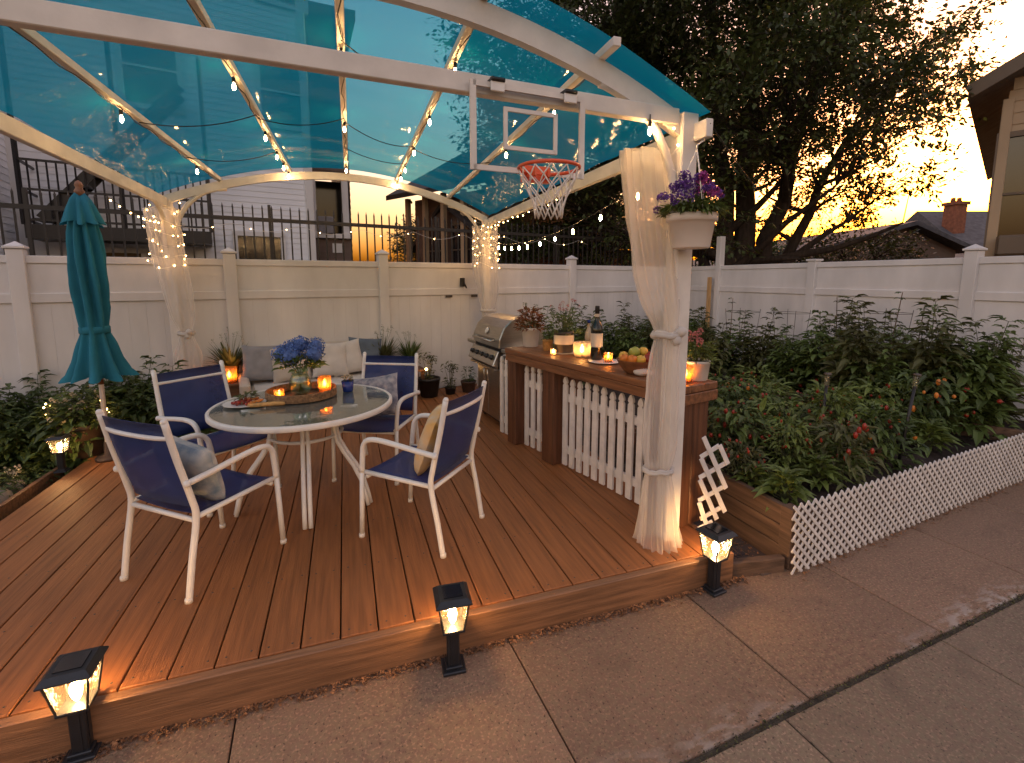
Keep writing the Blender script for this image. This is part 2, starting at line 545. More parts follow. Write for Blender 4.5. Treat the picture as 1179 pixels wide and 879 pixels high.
def concrete(name, base, dark, wear):
    m, nt, out = newmat(name)
    N = nt.nodes
    b = N.new('ShaderNodeBsdfPrincipled')
    b.inputs['Roughness'].default_value = .82
    tc = N.new('ShaderNodeTexCoord')

    def nz(scale, detail=4, st=(1, 1, 1)):
        mp = N.new('ShaderNodeMapping'); mp.inputs['Scale'].default_value = st
        L(nt, tc.outputs['Object'], mp.inputs['Vector'])
        n = N.new('ShaderNodeTexNoise'); n.inputs['Scale'].default_value = scale; n.inputs['Detail'].default_value = detail
        L(nt, mp.outputs[0], n.inputs['Vector'])
        return n.outputs['Fac']

    def ramp(x, a, c):
        r = N.new('ShaderNodeMapRange'); r.inputs['From Min'].default_value = a; r.inputs['From Max'].default_value = c
        L(nt, x, r.inputs['Value'])
        return r.outputs[0]

    def mix(f, a, c, col=True):
        x = N.new('ShaderNodeMix'); x.data_type = 'RGBA'
        L(nt, f, x.inputs[0])
        for k, q in ((6, a), (7, c)):
            if isinstance(q, tuple):
                x.inputs[k].default_value = (*q, 1)
            else:
                L(nt, q, x.inputs[k])
        return x.outputs[2]
    big = ramp(nz(1.6, 7), .32, .68)
    c = mix(big, dark, base)
    mott = ramp(nz(34, 5), .40, .62)
    c = mix(mott, c, tuple(x * q for x, q in zip(base, (.92, 1.06, 1.0))))
    speck = ramp(nz(82, 4), .53, .66)
    c = mix(speck, c, tuple(min(1, x * 1.45) for x in base))
    speck2 = ramp(nz(70, 3, (1.3, 1, 1)), .60, .70)
    c = mix(speck2, c, tuple(x * .5 for x in dark))
    stain = ramp(nz(3.5, 8), .56, .90)
    c = mix(stain, c, tuple(x * .78 for x in dark))
    if wear:   # pale, worn crust along the slab edge next to the long joint (object y runs across the strip)
        sx = N.new('ShaderNodeSeparateXYZ')
        L(nt, tc.outputs['Object'], sx.inputs[0])
        e = N.new('ShaderNodeMapRange')
        e.inputs['From Min'].default_value = .15; e.inputs['From Max'].default_value = .01
        L(nt, sx.outputs['Y'], e.inputs['Value'])
        w = ramp(nz(22, 12, (.5, 1.2, 1)), .46, .60)
        big2 = ramp(nz(1.1, 2), .43, .58)
        mu = N.new('ShaderNodeMath'); mu.operation = 'MULTIPLY'
        L(nt, e.outputs[0], mu.inputs[0]); L(nt, w, mu.inputs[1])
        mu2 = N.new('ShaderNodeMath'); mu2.operation = 'MULTIPLY'
        L(nt, mu.outputs[0], mu2.inputs[0]); L(nt, big2, mu2.inputs[1])
        c = mix(mu2.outputs[0], c, (.42, .36, .31))
    geo = N.new('ShaderNodeNewGeometry')
    mr = N.new('ShaderNodeMapRange'); mr.inputs['To Min'].default_value = .86; mr.inputs['To Max'].default_value = 1.10
    L(nt, geo.outputs['Random Per Island'], mr.inputs['Value'])
    hs = N.new('ShaderNodeHueSaturation')
    L(nt, mr.outputs[0], hs.inputs['Value']); L(nt, c, hs.inputs['Color'])
    c = hs.outputs[0]
    L(nt, c, b.inputs['Base Color'])
    bp = N.new('ShaderNodeBump'); bp.inputs['Strength'].default_value = .6; bp.inputs['Distance'].default_value = .006
    L(nt, nz(130, 4), bp.inputs['Height'])
    L(nt, bp.outputs[0], b.inputs['Normal'])
    L(nt, b.outputs[0], out.inputs['Surface'])
    return m


M['concrete_red'] = concrete('reddish_concrete', (.255, .148, .095), (.172, .102, .068), True)
M['concrete_grey'] = concrete('grey_concrete', (.235, .158, .108), (.160, .110, .077), False)
# ================================================================ SETTING: ground, pavement, deck
AX = R(19.25)                                   # deck axis
e1 = V3((math.cos(AX), math.sin(AX), 0)); e2 = V3((-math.sin(AX), math.cos(AX), 0))
P0 = V3((1.276, 2.664, 0))                       # front right corner of the deck
FB = V3((-.995, 6.96, 0)); FBA = 31.0           # line of the back fence
fb = V3((math.cos(R(FBA)), math.sin(R(FBA)), 0)); fbn = V3((math.sin(R(FBA)), -math.cos(R(FBA)), 0))   # fbn points to the yard
FR = V3((5.31, 4.8, 0)); FRA = 109.5
fr = V3((math.cos(R(FRA)), math.sin(R(FRA)), 0)); frn = V3((-math.sin(R(FRA)), math.cos(R(FRA)), 0))
CORNER = V3((3.576, 9.71, 0))

b = MB()
gn = 48
for i in range(gn + 1):
    for j in range(gn + 1):
        x = (i / gn - .5); y = (j / gn - .5)
        b.v.append((x * abs(x) * 2400, y * abs(y) * 2400 + 5, -.06))
for i in range(gn):
    for j in range(gn):
        a = i * (gn + 1) + j
        b.f.append((a, a + gn + 1, a + gn + 2, a + 1)); b.m.append(0); b.sm.append(False)
struct(b.build('ground', M['earth']))

# pavement slabs, two strips either side of a long joint at 23 degrees
PA = R(22.8)
J0 = V3((1.279, 1.815, 0))
p1 = V3((math.cos(PA), math.sin(PA), 0)); p2 = V3((-math.sin(PA), math.cos(PA), 0))


def slab(mb, x0, x1, y0, y1, g=.0035):
    x0 += g; x1 -= g; y0 += g; y1 -= g
    h = .004
    vs = [(x0, y0, -h), (x1, y0, -h), (x1, y1, -h), (x0, y1, -h), (x0 + h, y0 + h, 0), (x1 - h, y0 + h, 0), (x1 - h, y1 - h, 0), (x0 + h, y1 - h, 0),
          (x0, y0, -.08), (x1, y0, -.08), (x1, y1, -.08), (x0, y1, -.08)]
    fs = [(4, 5, 6, 7)]
    for k in range(4):
        l = (k + 1) % 4
        fs.append((k, l, 4 + l, 4 + k)); fs.append((8 + k, 8 + l, l, k))
    mb.add(vs, fs)


def strip(name, mat, rows, joints):
    o = bpy.data.objects.new(name, None)
    mb = MB()
    for (y0, y1) in rows:
        for a, c in zip(joints[:-1], joints[1:]):
            slab(mb, a, c, y0, y1)
    me = mb.build(name, mat)
    me.location = J0
    me.rotation_euler = (0, 0, PA)
    return struct(me)


jl = [0.0]
for pxp in ((610.5, 734),):
    pass
js = [-6.9, -5.35, -3.8, -2.25, -1.06, 0.0, .985, 2.02, 3.03, 4.05, 5.1, 6.6, 8.1]
strip('pavement', M['concrete_red'], [(.010, 1.16)], js)
js2 = [-6, -4.4, -2.8, -1.3, -.185, .92, 2.35, 3.8, 5.2, 6.6, 8]
strip('pavement', M['concrete_grey'], [(-1.6, -.010), (-3.2, -1.6), (-4.8, -3.2)], js2)
b = MB()
b.bar(J0 - p1 * 6.9 + V3((0, 0, -.03)), J0 + p1 * 8 + V3((0, 0, -.03)), .05, .034)
struct(b.build('pavement_joint', M['joint_fill']))
b = MB()
b.box((-.09, -.72, -.045), (.028, 1.38, .07))
# dirt and moss lying in the long joint
for k in range(2600):
    x = rnd.uniform(-3, 4.5)
    p = J0 + p1 * x + p2 * rnd.gauss(0, .011 if k < 2200 else .03)
    s_ = rnd.uniform(.003, .010 if k < 2200 else .006)
    b.add([p + V3((rnd.uniform(-1, 1) * s_, rnd.uniform(-1, 1) * s_, rnd.uniform(-.004, .004))) for _ in range(3)] + [p + V3((0, 0, rnd.uniform(.002, .006)))], [(0, 1, 3), (1, 2, 3), (2, 0, 3)], 0 if rnd.random() < .7 else 1)
b.v = b.v[8:]; b.f = [tuple(i - 8 for i in f) for f in b.f[6:]]; b.m = b.m[6:]; b.sm = b.sm[6:]
tag(b.build('joint_litter', [M['earth'], M['leaf_olive']]), 'crumbs of earth and moss in the long pavement joint', 'litter', kind='stuff')

# leaf litter along the fascia and the lattice
b = MB()
for k in range(2900):
    if k < 2200:
        p = P0 + e1 * rnd.uniform(-4.2, .1) - e2 * (.046 + abs(rnd.gauss(.0, .022))) + V3((0, 0, .004))
    elif k < 2480:
        p = V3((1.70, 2.68, .004)) + V3((math.cos(R(25.7)), math.sin(R(25.7)), 0)) * rnd.uniform(0, 3) + V3((.4, -.9, 0)) * abs(rnd.gauss(0, .025))
    elif k < 2780:
        p = P0 + e1 * rnd.uniform(.0, .42) + e2 * rnd.uniform(-.06, .55) + V3((0, 0, .012))
    else:
        p = J0 + p1 * rnd.uniform(-2, 4) + p2 * rnd.gauss(0, .5) + V3((0, 0, .003))
    a = rnd.uniform(0, 6.28)
    s_ = rnd.uniform(.008, .026) * (1 if k < 2780 else .45)
    d = V3((math.cos(a), math.sin(a), rnd.uniform(-.1, .35)))
    b.leaf(p, d, V3((rnd.uniform(-.5, .5), rnd.uniform(-.5, .5), 1)), s_, s_ * .6, rnd.uniform(-.3, .3))
tag(b.build('fallen_leaves', M['dry_leaf']), 'dry brown leaf litter gathered along the deck edge', 'leaf litter', kind='stuff')

# old brick paving in the gap between deck and planting bed
b = MB()
for i in range(4):
    for j in range(30):
        c = P0 + e1 * (.055 + i * .105) + e2 * (.03 + j * .21 + (i % 2) * .1)
        b.box((c.x, c.y, -.02 + rnd.uniform(-.006, .006)), (.098, .2, .06), AX + rnd.uniform(-.03, .03), bev=.006)
struct(b.build('brick_path', M['brickpath']))

# ---------------------------------------------------------------- deck
deck = thing('wooden_deck', 'brown wooden deck of long boards with a low fascia at the pavement', 'deck', P0, AX)
BW = .165
b = MB()
i0 = -27
for i in range(-27, 1):
    xa = -2.0 + BW * (i + 12) - BW + .0035
    xb = xa + BW - .007
    if xb > -.02:
        xb = min(xb, -.004)
    if xa < -4.45 or xb - xa < .03:
        continue

    def ylen(x):            # where this board meets the back fence
        w = P0 + e1 * x
        t = (w - FB).dot(fbn) / (-e2.dot(fbn))
        return t - .07
    ya, yb = ylen(xa), ylen(xb)
    h = .003
    zt, zb = DZ, DZ - .03
    vs = [(xa, .004, zb), (xb, .004, zb), (xb, yb, zb), (xa, ya, zb), (xa, .004, zt - h), (xb, .004, zt - h), (xb, yb, zt - h), (xa, ya, zt - h),
          (xa + h, .004 + h, zt), (xb - h, .004 + h, zt), (xb - h, yb, zt), (xa + h, ya, zt)]
    fs = [(0, 1, 5, 4), (1, 2, 6, 5), (2, 3, 7, 6), (3, 0, 4, 7), (4, 5, 9, 8), (5, 6, 10, 9), (6, 7, 11, 10), (7, 4, 8, 11), (8, 9, 10, 11)]
    b.add(vs, fs)
b.build('deck_boards', M['deck'], deck, local=True)
b = MB()
b.box((-2.24, -.022, .088), (4.52, .044, .176), bev=.004)
b.build('fascia_board', M['fascia'], deck, local=True)
b = MB()
b.box((.018, 2.45, .086), (.034, 4.9, .172), bev=.004)
b.build('side_board', M['fascia'], deck, local=True)
b = MB()
b.box((-4.47, 2.1, .086), (.034, 4.2, .172), bev=.004)
b.build('side_board', M['fascia'], deck, local=True)
b = MB()
for k in range(9):
    b.box((-2.2, .05 + k * .5, .09), (4.3, .04, .1))
b.build('joists', M['terracotta'], deck, local=True)
b = MB()
for i in range(-27, 1):
    xa = -2.0 + BW * (i + 12) - BW
    if xa < -4.4 or xa > -.1:
        continue
    for yy in (.045, .55, 1.05, 1.55, 2.05, 2.55):
        for q in (.035, BW - .035):
            b.lathe([(.0048, 0), (.0048, .0008)], (xa + q + rnd.uniform(-.004, .004), yy + rnd.uniform(-.006, .006), DZ - .0002), 6)
b.build('screw_heads', M['dark_steel'], deck, local=True)['kind'] = 'stuff'
# ================================================================ FENCES


def fence_post(root, p, ztop, w=.127, cap=True, mat='white_vinyl', zb=-.05):
    b = MB()
    b.box((p.x, p.y, (zb + ztop) / 2), (w, w, ztop - zb), root.rotation_euler[2], bev=.006)
    o = b.build('post', M[mat], root)
    if cap:
        b = MB()
        rz = root.rotation_euler[2]
        T = Matrix.Translation((p.x, p.y, ztop)) @ Matrix.Rotation(rz, 4, 'Z')
        q = w / 2 + .014
        b.box((0, 0, .014), (2 * q, 2 * q, .024), M=T, bev=.004)
        b.add([(-q * .9, -q * .9, .027), (q * .9, -q * .9, .027), (q * .9, q * .9, .027), (-q * .9, q * .9, .027), (0, 0, .075)], [(0, 1, 4), (1, 2, 4), (2, 3, 4), (3, 0, 4), (3, 2, 1, 0)], M=T)
        b.build('post_cap', M[mat], o)
    return o


def fence_panel(root, p, q, n, zb, zt=2.0, bw=.152):
    """one vinyl bay between posts p and q; n points to the yard"""
    d = (q - p); Ln = d.length; d = d / Ln
    b = MB()
    k = max(1, round(Ln / bw)); w = Ln / k
    for i in range(k):
        c = p + d * (w * (i + .5))
        a = math.atan2(d.y, d.x)
        b.box((c.x, c.y, (zb + 1.56) / 2), (w - .0004, .022, 1.56 - zb), a, bev=.0014)
    b.box(tuple((p + q) / 2 + V3((0, 0, (1.6 + 1.96) / 2))), (Ln, .018, .36), math.atan2(d.y, d.x))
    b.build('panel', M['white_vinyl'], root)
    b = MB()
    for (z0, z1) in ((zt - .075, zt), ):
        b.box(tuple((p + q) / 2 + V3((0, 0, (z0 + z1) / 2))), (Ln, .05, z1 - z0), math.atan2(d.y, d.x), bev=.005)
    b.build('top_rail', M['white_vinyl'], root)
    b = MB()
    b.box(tuple((p + q) / 2 + n * .004 + V3((0, 0, 1.585))), (Ln, .052, .095), math.atan2(d.y, d.x), bev=.005)
    b.build('middle_rail', M['white_vinyl'], root)
    b = MB()
    b.box(tuple((p + q) / 2 + V3((0, 0, zb + .06))), (Ln, .05, .12), math.atan2(d.y, d.x), bev=.005)
    b.build('bottom_rail', M['white_vinyl'], root)


back = thing('vinyl_fence', 'white vinyl privacy fence running behind the sofa and grill', 'fence', FB, R(FBA), 'white vinyl fences')


def on_back(px, py=300):
    p = ONV(px, py, FB, FBA); p.z = 0
    return p


posts = [on_back(20), on_back(264), on_back(440), on_back(658), CORNER]
first = posts[0] - fb * 2.4
posts = [first] + posts
for i, p in enumerate(posts[:-1]):
    fence_post(back, p, 2.06 if i < 3 else 2.09)
for p, q in zip(posts[:-1], posts[1:]):
    fence_panel(back, p + fb * .05, q - fb * .05, fbn, .17)
b = MB()      # gate latch and hinges on the bay behind the grill
gl = on_back(531, 327)
b.box((gl.x + fbn.x * .045, gl.y + fbn.y * .045, 1.72), (.06, .05, .13), R(FBA), bev=.006)
b.tube([gl + fbn * .06 + V3((.02, 0, 1.70)), gl + fbn * .09 + V3((.03, 0, 1.66)), gl + fbn * .06 + V3((.05, 0, 1.64))], .012, 6)
b.build('gate_latch', M['black_metal'], back)
for pp in ((516, 342), (545, 342)):
    b = MB()
    q = on_back(*pp)
    b.box((q.x + fbn.x * .032, q.y + fbn.y * .032, 1.52), (.10, .012, .035), R(FBA))
    b.build('hinge', M['dark_steel'], back)

right = thing('vinyl_fence', 'white vinyl fence behind the vegetable bed with a tan house beyond', 'fence', FR, R(FRA), 'white vinyl fences')


def on_right(px, py=300):
    p = ONV(px, py, FR, FRA); p.z = 0
    return p


tall = on_right(829); r2 = on_right(938); r3 = on_right(1121); r4 = FR - fr * 1.9
seq = [CORNER, tall, r2, r3, r4]
fence_post(right, tall, 2.54, w=.11, cap=False)
fence_post(right, r2, 2.03, cap=False)
fence_post(right, r3, 2.08)
fence_post(right, r4, 2.08)
for p, q in zip(seq[:-1], seq[1:]):
    fence_panel(right, p - fr * .05, q + fr * .05, frn, .22, zt=2.01)
b = MB()
b.box((r2.x, r2.y, 2.045), (.16, .16, .03), R(FRA), bev=.004)
b.build('post_cap', M['white_vinyl'], right)
b = MB()
sp_ = on_right(822, 340) + frn * .12
b.box((sp_.x, sp_.y, .9), (.075, .045, 1.8), R(FRA), bev=.004)
tag(b.build('wooden_stake', M['bamboo']), 'pale new wooden stake standing against the white fence', 'stake')

# black iron fence behind the white one
iron = thing('iron_fence', 'black iron picket fence rising behind the white vinyl fence', 'fence', FB - fbn * .9, R(FBA))
io = FB - fbn * .9
b = MB()
x = -9.0
while x < 7.2:
    p = io + fb * x
    top = 2.72
    b.box((p.x, p.y, 1.36), (.018, .018, 2 * 1.36 - .02), R(FBA))
    b.add([(p.x - .009, p.y - .009, 2.705), (p.x + .009, p.y - .009, 2.705), (p.x + .009, p.y + .009, 2.705), (p.x - .009, p.y + .009, 2.705), (p.x, p.y, 2.76)], [(0, 1, 4), (1, 2, 4), (2, 3, 4), (3, 0, 4)])
    x += .115
b.build('pickets', M['black_metal'], iron)
for zz in (2.56, .4):
    b = MB()
    b.bar(io + fb * -9 + V3((0, 0, zz)), io + fb * 7.2 + V3((0, 0, zz)), .04, .05)
    b.build('rail', M['black_metal'], iron)
for x in (-7.0, -4.6, -2.2, .2, 2.6, 5.0):
    p = io + fb * (x + .07)
    b = MB()
    b.box((p.x, p.y, 1.38), (.036, .036, 2.76), R(FBA))
    b.build('post', M['black_metal'], iron)
# ================================================================ PERGOLA
cFR = V3((.965, 2.80, 0)); cRB = V3((-.37, 6.9, 0)); cLB = V3((-3.62, 5.14, 0)); cFL = V3((-2.18, 1.48, 0))
perg = thing('pergola', 'white timber pergola with a bowed teal vinyl roof over the deck', 'pergola', (-1.4, 4.0, DZ), AX)
ZB = 2.565


def lerp(a, c, t):
    return a + (c - a) * t


def arch_pt(A, Bp, t, rise, z0):
    p = lerp(A, Bp, t)
    return V3((p.x, p.y, z0 + rise * 4 * t * (1 - t)))


for (c, zt, w) in ((cFR, 2.68, .105), (cRB, 2.60, .10), (cLB, 2.60, .10), (cFL, 2.68, .105)):
    b = MB()
    b.box((c.x, c.y, (DZ + zt) / 2), (w, w, zt - DZ), AX, bev=.006)
    b.build('post', M['white_paint'], perg)


def arch_beam(A, Bp, rise, z0, w, h, name):
    N = 24
    b = MB()
    pts = [arch_pt(A, Bp, i / N, rise, z0) for i in range(N + 1)]
    d = (Bp - A).normalized()
    nn = V3((-d.y, d.x, 0))
    vs, fs = [], []
    for i, p in enumerate(pts):
        t = (pts[min(i + 1, N)] - pts[max(i - 1, 0)]).normalized()
        up = nn.cross(t); up = up if up.z > 0 else -up
        for (a, c) in ((-1, -1), (1, -1), (1, 1), (-1, 1)):
            vs.append(p + nn * (a * w / 2) + up * (c * h / 2))
    for i in range(N):
        for k in range(4):
            l = (k + 1) % 4
            fs.append((i * 4 + k, i * 4 + l, i * 4 + 4 + l, i * 4 + 4 + k))
    fs += [(0, 1, 2, 3), tuple(N * 4 + k for k in (3, 2, 1, 0))]
    b.add(vs, fs)
    return b.build(name, M['white_paint'], perg)


RISE = .40
arch_beam(cFR, cFL, RISE, ZB + .03, .048, .105, 'arch_beam')
arch_beam(cRB, cLB, RISE, ZB + .03, .048, .085, 'arch_beam')
# level tie beam at the front, side beams
b = MB()
tA, tB = V3((.905, 2.765, 2.655)), V3((-2.13, 1.505, 2.655))
b.bar(tA, tB, .05, .085, bev=.004)
b.build('tie_beam', M['white_paint'], perg)
ds_ = (cFR - cRB).normalized()
sideA = cRB + V3((0, 0, ZB)) - ds_ * .05
sideB = cFR + V3((0, 0, ZB)) + ds_ * .15 + V3((0, 0, .012))
b = MB()
off = V3((-ds_.y, ds_.x, 0)) * .046
b.bar(sideA + off, sideB + off, .045, .095, bev=.004)
b.build('side_beam', M['white_paint'], perg)
dl_ = (cFL - cLB).normalized()
b = MB()
b.bar(cLB + V3((0, 0, ZB)) - dl_ * .06, cFL + V3((0, 0, ZB)) + dl_ * .2, .045, .095, bev=.004)
b.build('side_beam', M['white_paint'], perg)
# purlins from the rear arch to the front arch, running a little past it
purl = []
for tf, t in ((.165, .15), (.35, .34), (.53, .505), (.71, .675), (.90, .865)):
    a = arch_pt(cFR, cFL, tf, RISE, ZB + .03) + V3((0, 0, .075))
    c = arch_pt(cRB, cLB, t, RISE, ZB + .03) + V3((0, 0, .065))
    d = (a - c).normalized()
    purl.append((c, a))
    b = MB()
    b.bar(c - d * .04, a + d * .17, .042, .042, bev=.003)
    b.build('purlin', M['white_paint'], perg)
# curved braces between post and arch
for (P, A, Bp) in ((cFR, cFR, cFL), (cRB, cRB, cLB), (cLB, cLB, cRB), (cFL, cFL, cFR)):
    d = (Bp - A).normalized()
    pts = []
    for i in range(9):
        s = i / 8
        p = P + d * (.04 + .52 * (1 - math.cos(s * PI / 2)) )
        top = arch_pt(A, Bp, min(.56 / (Bp - A).length, 1), RISE, ZB).z - .02
        pts.append(V3((p.x, p.y, 2.10 + (top - 2.10) * math.sin(s * PI / 2))))
    b = MB()
    for q in range(8):
        pass
    b.tube(pts, .024, 6, smooth=True)
    b.build('brace', M['white_paint'], perg)
# brace along the right side beam
for (P, Q) in ((cFR, cRB), (cRB, cFR), (cLB, cFL)):
    d = (Q - P).normalized()
    pts = []
    for i in range(9):
        s = i / 8
        p = P + d * (.04 + .45 * (1 - math.cos(s * PI / 2)))
        pts.append(V3((p.x, p.y, 2.10 + .44 * math.sin(s * PI / 2))))
    b = MB()
    b.tube(pts, .022, 6)
    b.build('brace', M['white_paint'], perg)
# vinyl roof, a sheet with sags and creases
b = MB()
NU, NV_ = 60, 64
fA, fB = cFR + ds_ * .13, cFL + dl_ * .13
rA, rB = cRB - ds_ * .06, cLB - dl_ * .06
for j in range(NV_ + 1):
    s = j / NV_
    for i in range(NU + 1):
        t = -.02 + 1.04 * i / NU
        pf = arch_pt(fA, fB, t, RISE, ZB + .03)
        pr = arch_pt(rA, rB, t, RISE, ZB + .03)
        p = lerp(pr, pf, s)
        lift = .105 + .006 * math.sin(s * 55 + 3 * math.sin(t * 6)) * (0.4 + .6 * (1 - s)) + .010 * mnoise.noise((t * 6, s * 9, 1.7))
        b.v.append((p.x, p.y, p.z + lift))
for j in range(NV_):
    for i in range(NU):
        a = j * (NU + 1) + i
        b.f.append((a, a + 1, a + NU + 2, a + NU + 1)); b.m.append(0); b.sm.append(True)
roof = b.build('roof_sheet', M['canopy'], perg)

# ================================================================ BASKETBALL HOOP
td = (tB - tA).normalized()
tn = V3((td.y, -td.x, 0))
tn = tn if tn.y < 0 else -tn
bc = V3((.065, 2.42, 0)) + tn * .05
bc = tA + td * ((bc - tA).dot(td)); bc.z = 0
bc = bc + tn * .048
hoop = thing('basketball_hoop', 'small clear backboard with orange rim and white net clamped to the white beam', 'basketball hoop', (bc.x, bc.y, 2.28), math.atan2(td.y, td.x) + PI)
hx = -td          # along the board, to the right of the photograph


def hp(x, z, y=0.0):
    return bc + hx * x + tn * y + V3((0, 0, z))


BWd, Bz0, Bz1 = .282, 2.285, 2.648
b = MB()
b.bar(hp(-BWd, (Bz0 + Bz1) / 2), hp(BWd, (Bz0 + Bz1) / 2), .008, Bz1 - Bz0)
b.build('backboard', M['board_clear'], hoop)
b = MB()
for (x0, z0, x1, z1) in ((-BWd, Bz0, BWd, Bz0), (-BWd, Bz1, BWd, Bz1)):
    b.bar(hp(x0, z0), hp(x1, z1), .014, .024)
for x in (-BWd, BWd):
    b.bar(hp(x, Bz0 - .012), hp(x, Bz1 + .012), .014, .028, up=tuple(hx))
b.build('outer_border', M['white_paint'], hoop)
b = MB()
for z in (2.385, 2.555):
    b.bar(hp(-.125, z, .001), hp(.135, z, .001), .012, .018)
for x in (-.125, .135):
    b.bar(hp(x, 2.376, .001), hp(x, 2.564, .001), .012, .018, up=tuple(hx))
b.build('target_square', M['white_paint'], hoop)
RC = hp(.022, 2.272, .160); RR = .136
b = MB()
b.tube([RC + V3((math.cos(a) * RR, math.sin(a) * RR, 0)) for a in [2 * PI * k / 28 for k in range(28)]], .0085, 8, closed=True)
b.build('rim', M['orange_plastic'], hoop)
b = MB()
b.bar(hp(-.048, 2.270, .016), hp(.092, 2.270, .016), .03, .075)
b.bar(hp(-.03, 2.266, .02), hp(-.01, 2.266, .09), .012, .03)
b.bar(hp(.08, 2.266, .02), hp(.06, 2.266, .09), .012, .03)
b.build('rim_bracket', M['orange_plastic'], hoop)
b = MB()
NN = 12
rows = [(RR, 0), (.122, -.040), (.100, -.083), (.080, -.126), (.066, -.170), (.062, -.212)]
for k in range(NN):
    for sg in (-1, 1):
        pts = []
        for i, (r, z) in enumerate(rows):
            a = 2 * PI * (k + sg * i * .5) / NN
            pts.append(RC + V3((math.cos(a) * r, math.sin(a) * r, z - .008)))
        b.tube(pts, .0032, 5)
b.build('net', M['cord'], hoop)
for x in (-.17, .205):
    b = MB()
    b.box(tuple(hp(x, 2.668, -.02)), (.068, .105, .018), math.atan2(hx.y, hx.x), bev=.003)
    b.box(tuple(hp(x, 2.64, .018)), (.066, .014, .045), math.atan2(hx.y, hx.x), mi=1, bev=.003)
    b.tube([hp(x - .03, 2.668, .026), hp(x + .03, 2.668, .026)], .009, 8)
    b.build('hinge_clamp', [M['black_metal'], M['white_metal']], hoop)

# ================================================================ CURTAINS


def drape(secs, n=72, pleats=11, seed=0, amp=.14):
    """secs: (x, y, z, rx, ry, pleat) rings; returns mesh builder of pleated cloth"""
    b = MB()
    r2 = random.Random(seed)
    ph = [r2.uniform(0, 6.28) for _ in range(4)]
    # resample with smooth interpolation
    S = []
    for i in range(len(secs) - 1):
        p0 = secs[max(i - 1, 0)]; p1_, p2_ = secs[i], secs[i + 1]; p3 = secs[min(i + 2, len(secs) - 1)]
        K = max(3, int((p1_[2] - p2_[2]) / .022))
        for k in range(K):
            t = k / K
            S.append([.5 * ((2 * b1) + (-b0 + c1) * t + (2 * b0 - 5 * b1 + 4 * c1 - d1) * t * t + (-b0 + 3 * b1 - 3 * c1 + d1) * t ** 3) for b0, b1, c1, d1 in zip(p0, p1_, p2_, p3)])
    S.append(list(secs[-1]))
    for si, (x, y, z, rx, ry, pl) in enumerate(S):
        for k in range(n):
            a = 2 * PI * k / n
            q1 = mnoise.noise((math.cos(a) * 2.1 + seed, math.sin(a) * 2.1, z * .9))
            q2 = mnoise.noise((math.cos(a) * 5.5 + seed, math.sin(a) * 5.5, z * 1.4))
            q3 = mnoise.noise((math.cos(a) * 2.5, math.sin(a) * 2.5 + seed, z * 7.0))
            w = 1 + amp * pl * (math.sin(pleats * a + ph[0] + 2.6 * q1 + .7 * z) * (.55 + .7 * q2) + 1.5 * q1 + 1.1 * q2 + .5 * q3)
            b.v.append((x + math.cos(a) * rx * w, y + math.sin(a) * ry * w, z + .004 * math.sin(5 * a + ph[1])))
    for i in range(len(S) - 1):
        for k in range(n):
            k2 = (k + 1) % n
            b.f.append((i * n + k, i * n + k2, (i + 1) * n + k2, (i + 1) * n + k)); b.m.append(0); b.sm.append(True)
    return b


def knot(c, rx, ry, h, seed, bow=True):
    b = MB()
    rr = random.Random(seed)
    pts = []
    for k in range(26):
        a = 2 * PI * k / 26
        pts.append(V3((c[0] + math.cos(a) * rx, c[1] + math.sin(a) * ry, c[2] + rr.uniform(-.006, .006))))
    b.tube(pts, [h * rr.uniform(.8, 1.2) for _ in pts], 8, closed=True)
    pts2 = [p + V3((0, 0, h * 1.0)) for p in pts]
    b.tube(pts2, [h * .6 * rr.uniform(.7, 1.2) for _ in pts2], 7, closed=True)
    if bow:
        for sx in (-1, 1):
            b.ball((c[0] + rx * .72 + sx * .012, c[1] - ry * .75, c[2] + sx * .026), .034, 10, 7, sc=(1, .8, .85), jit=.12)
    return b


cur = thing('sheer_curtain', 'long white sheer curtain tied twice round the front pergola post', 'curtain', (.83, 2.74, DZ), 0, 'sheer curtains on the pergola posts')
Yc = 2.74


def csec(xl, xr, y, dy=0.0, ry=.075, pl=1.0, Yc=Yc):
    a = ATY(xl, y, Yc + dy); c = ATY(xr, y, Yc + dy)
    return ((a.x + c.x) / 2, Yc + dy, a.z, (c.x - a.x) / 2 * .86, ry * .86, pl)


secs = [csec(714, 774, 172, .10, .045, 1.2), csec(717, 776, 215, .09, .05, 1.2), csec(723, 779, 262, .07, .06, 1.1), csec(731, 781, 312, .03, .065, 1), csec(741, 783, 352, .0, .06, .9), csec(752, 782, 384, 0, .05, .5),
        csec(746, 783, 412, 0, .075, .8), csec(741, 782, 460, 0, .085, .9), csec(738, 779, 510, 0, .08, .9), csec(741, 774, 541, 0, .06, .5), csec(738, 776, 566, 0, .08, .9), csec(735, 779, 600, -.01, .09, 1.1), csec(731, 784, 624, -.02, .11, 1.5), csec(727, 787, 633, -.03, .135, 2.0)]
drape(secs, 180, 15, 3, .15).build('fabric', M['sheer'], cur)
k1 = csec(753, 782, 386); k2 = csec(741, 774, 541)
knot((k1[0], k1[1], k1[2]), k1[3] + .012, .062, .017, 4).build('tie', M['sheer_dark'], cur)
knot((k2[0], k2[1], k2[2]), k2[3] + .01, .066, .013, 5, bow=False).build('tie', M['sheer_dark'], cur)

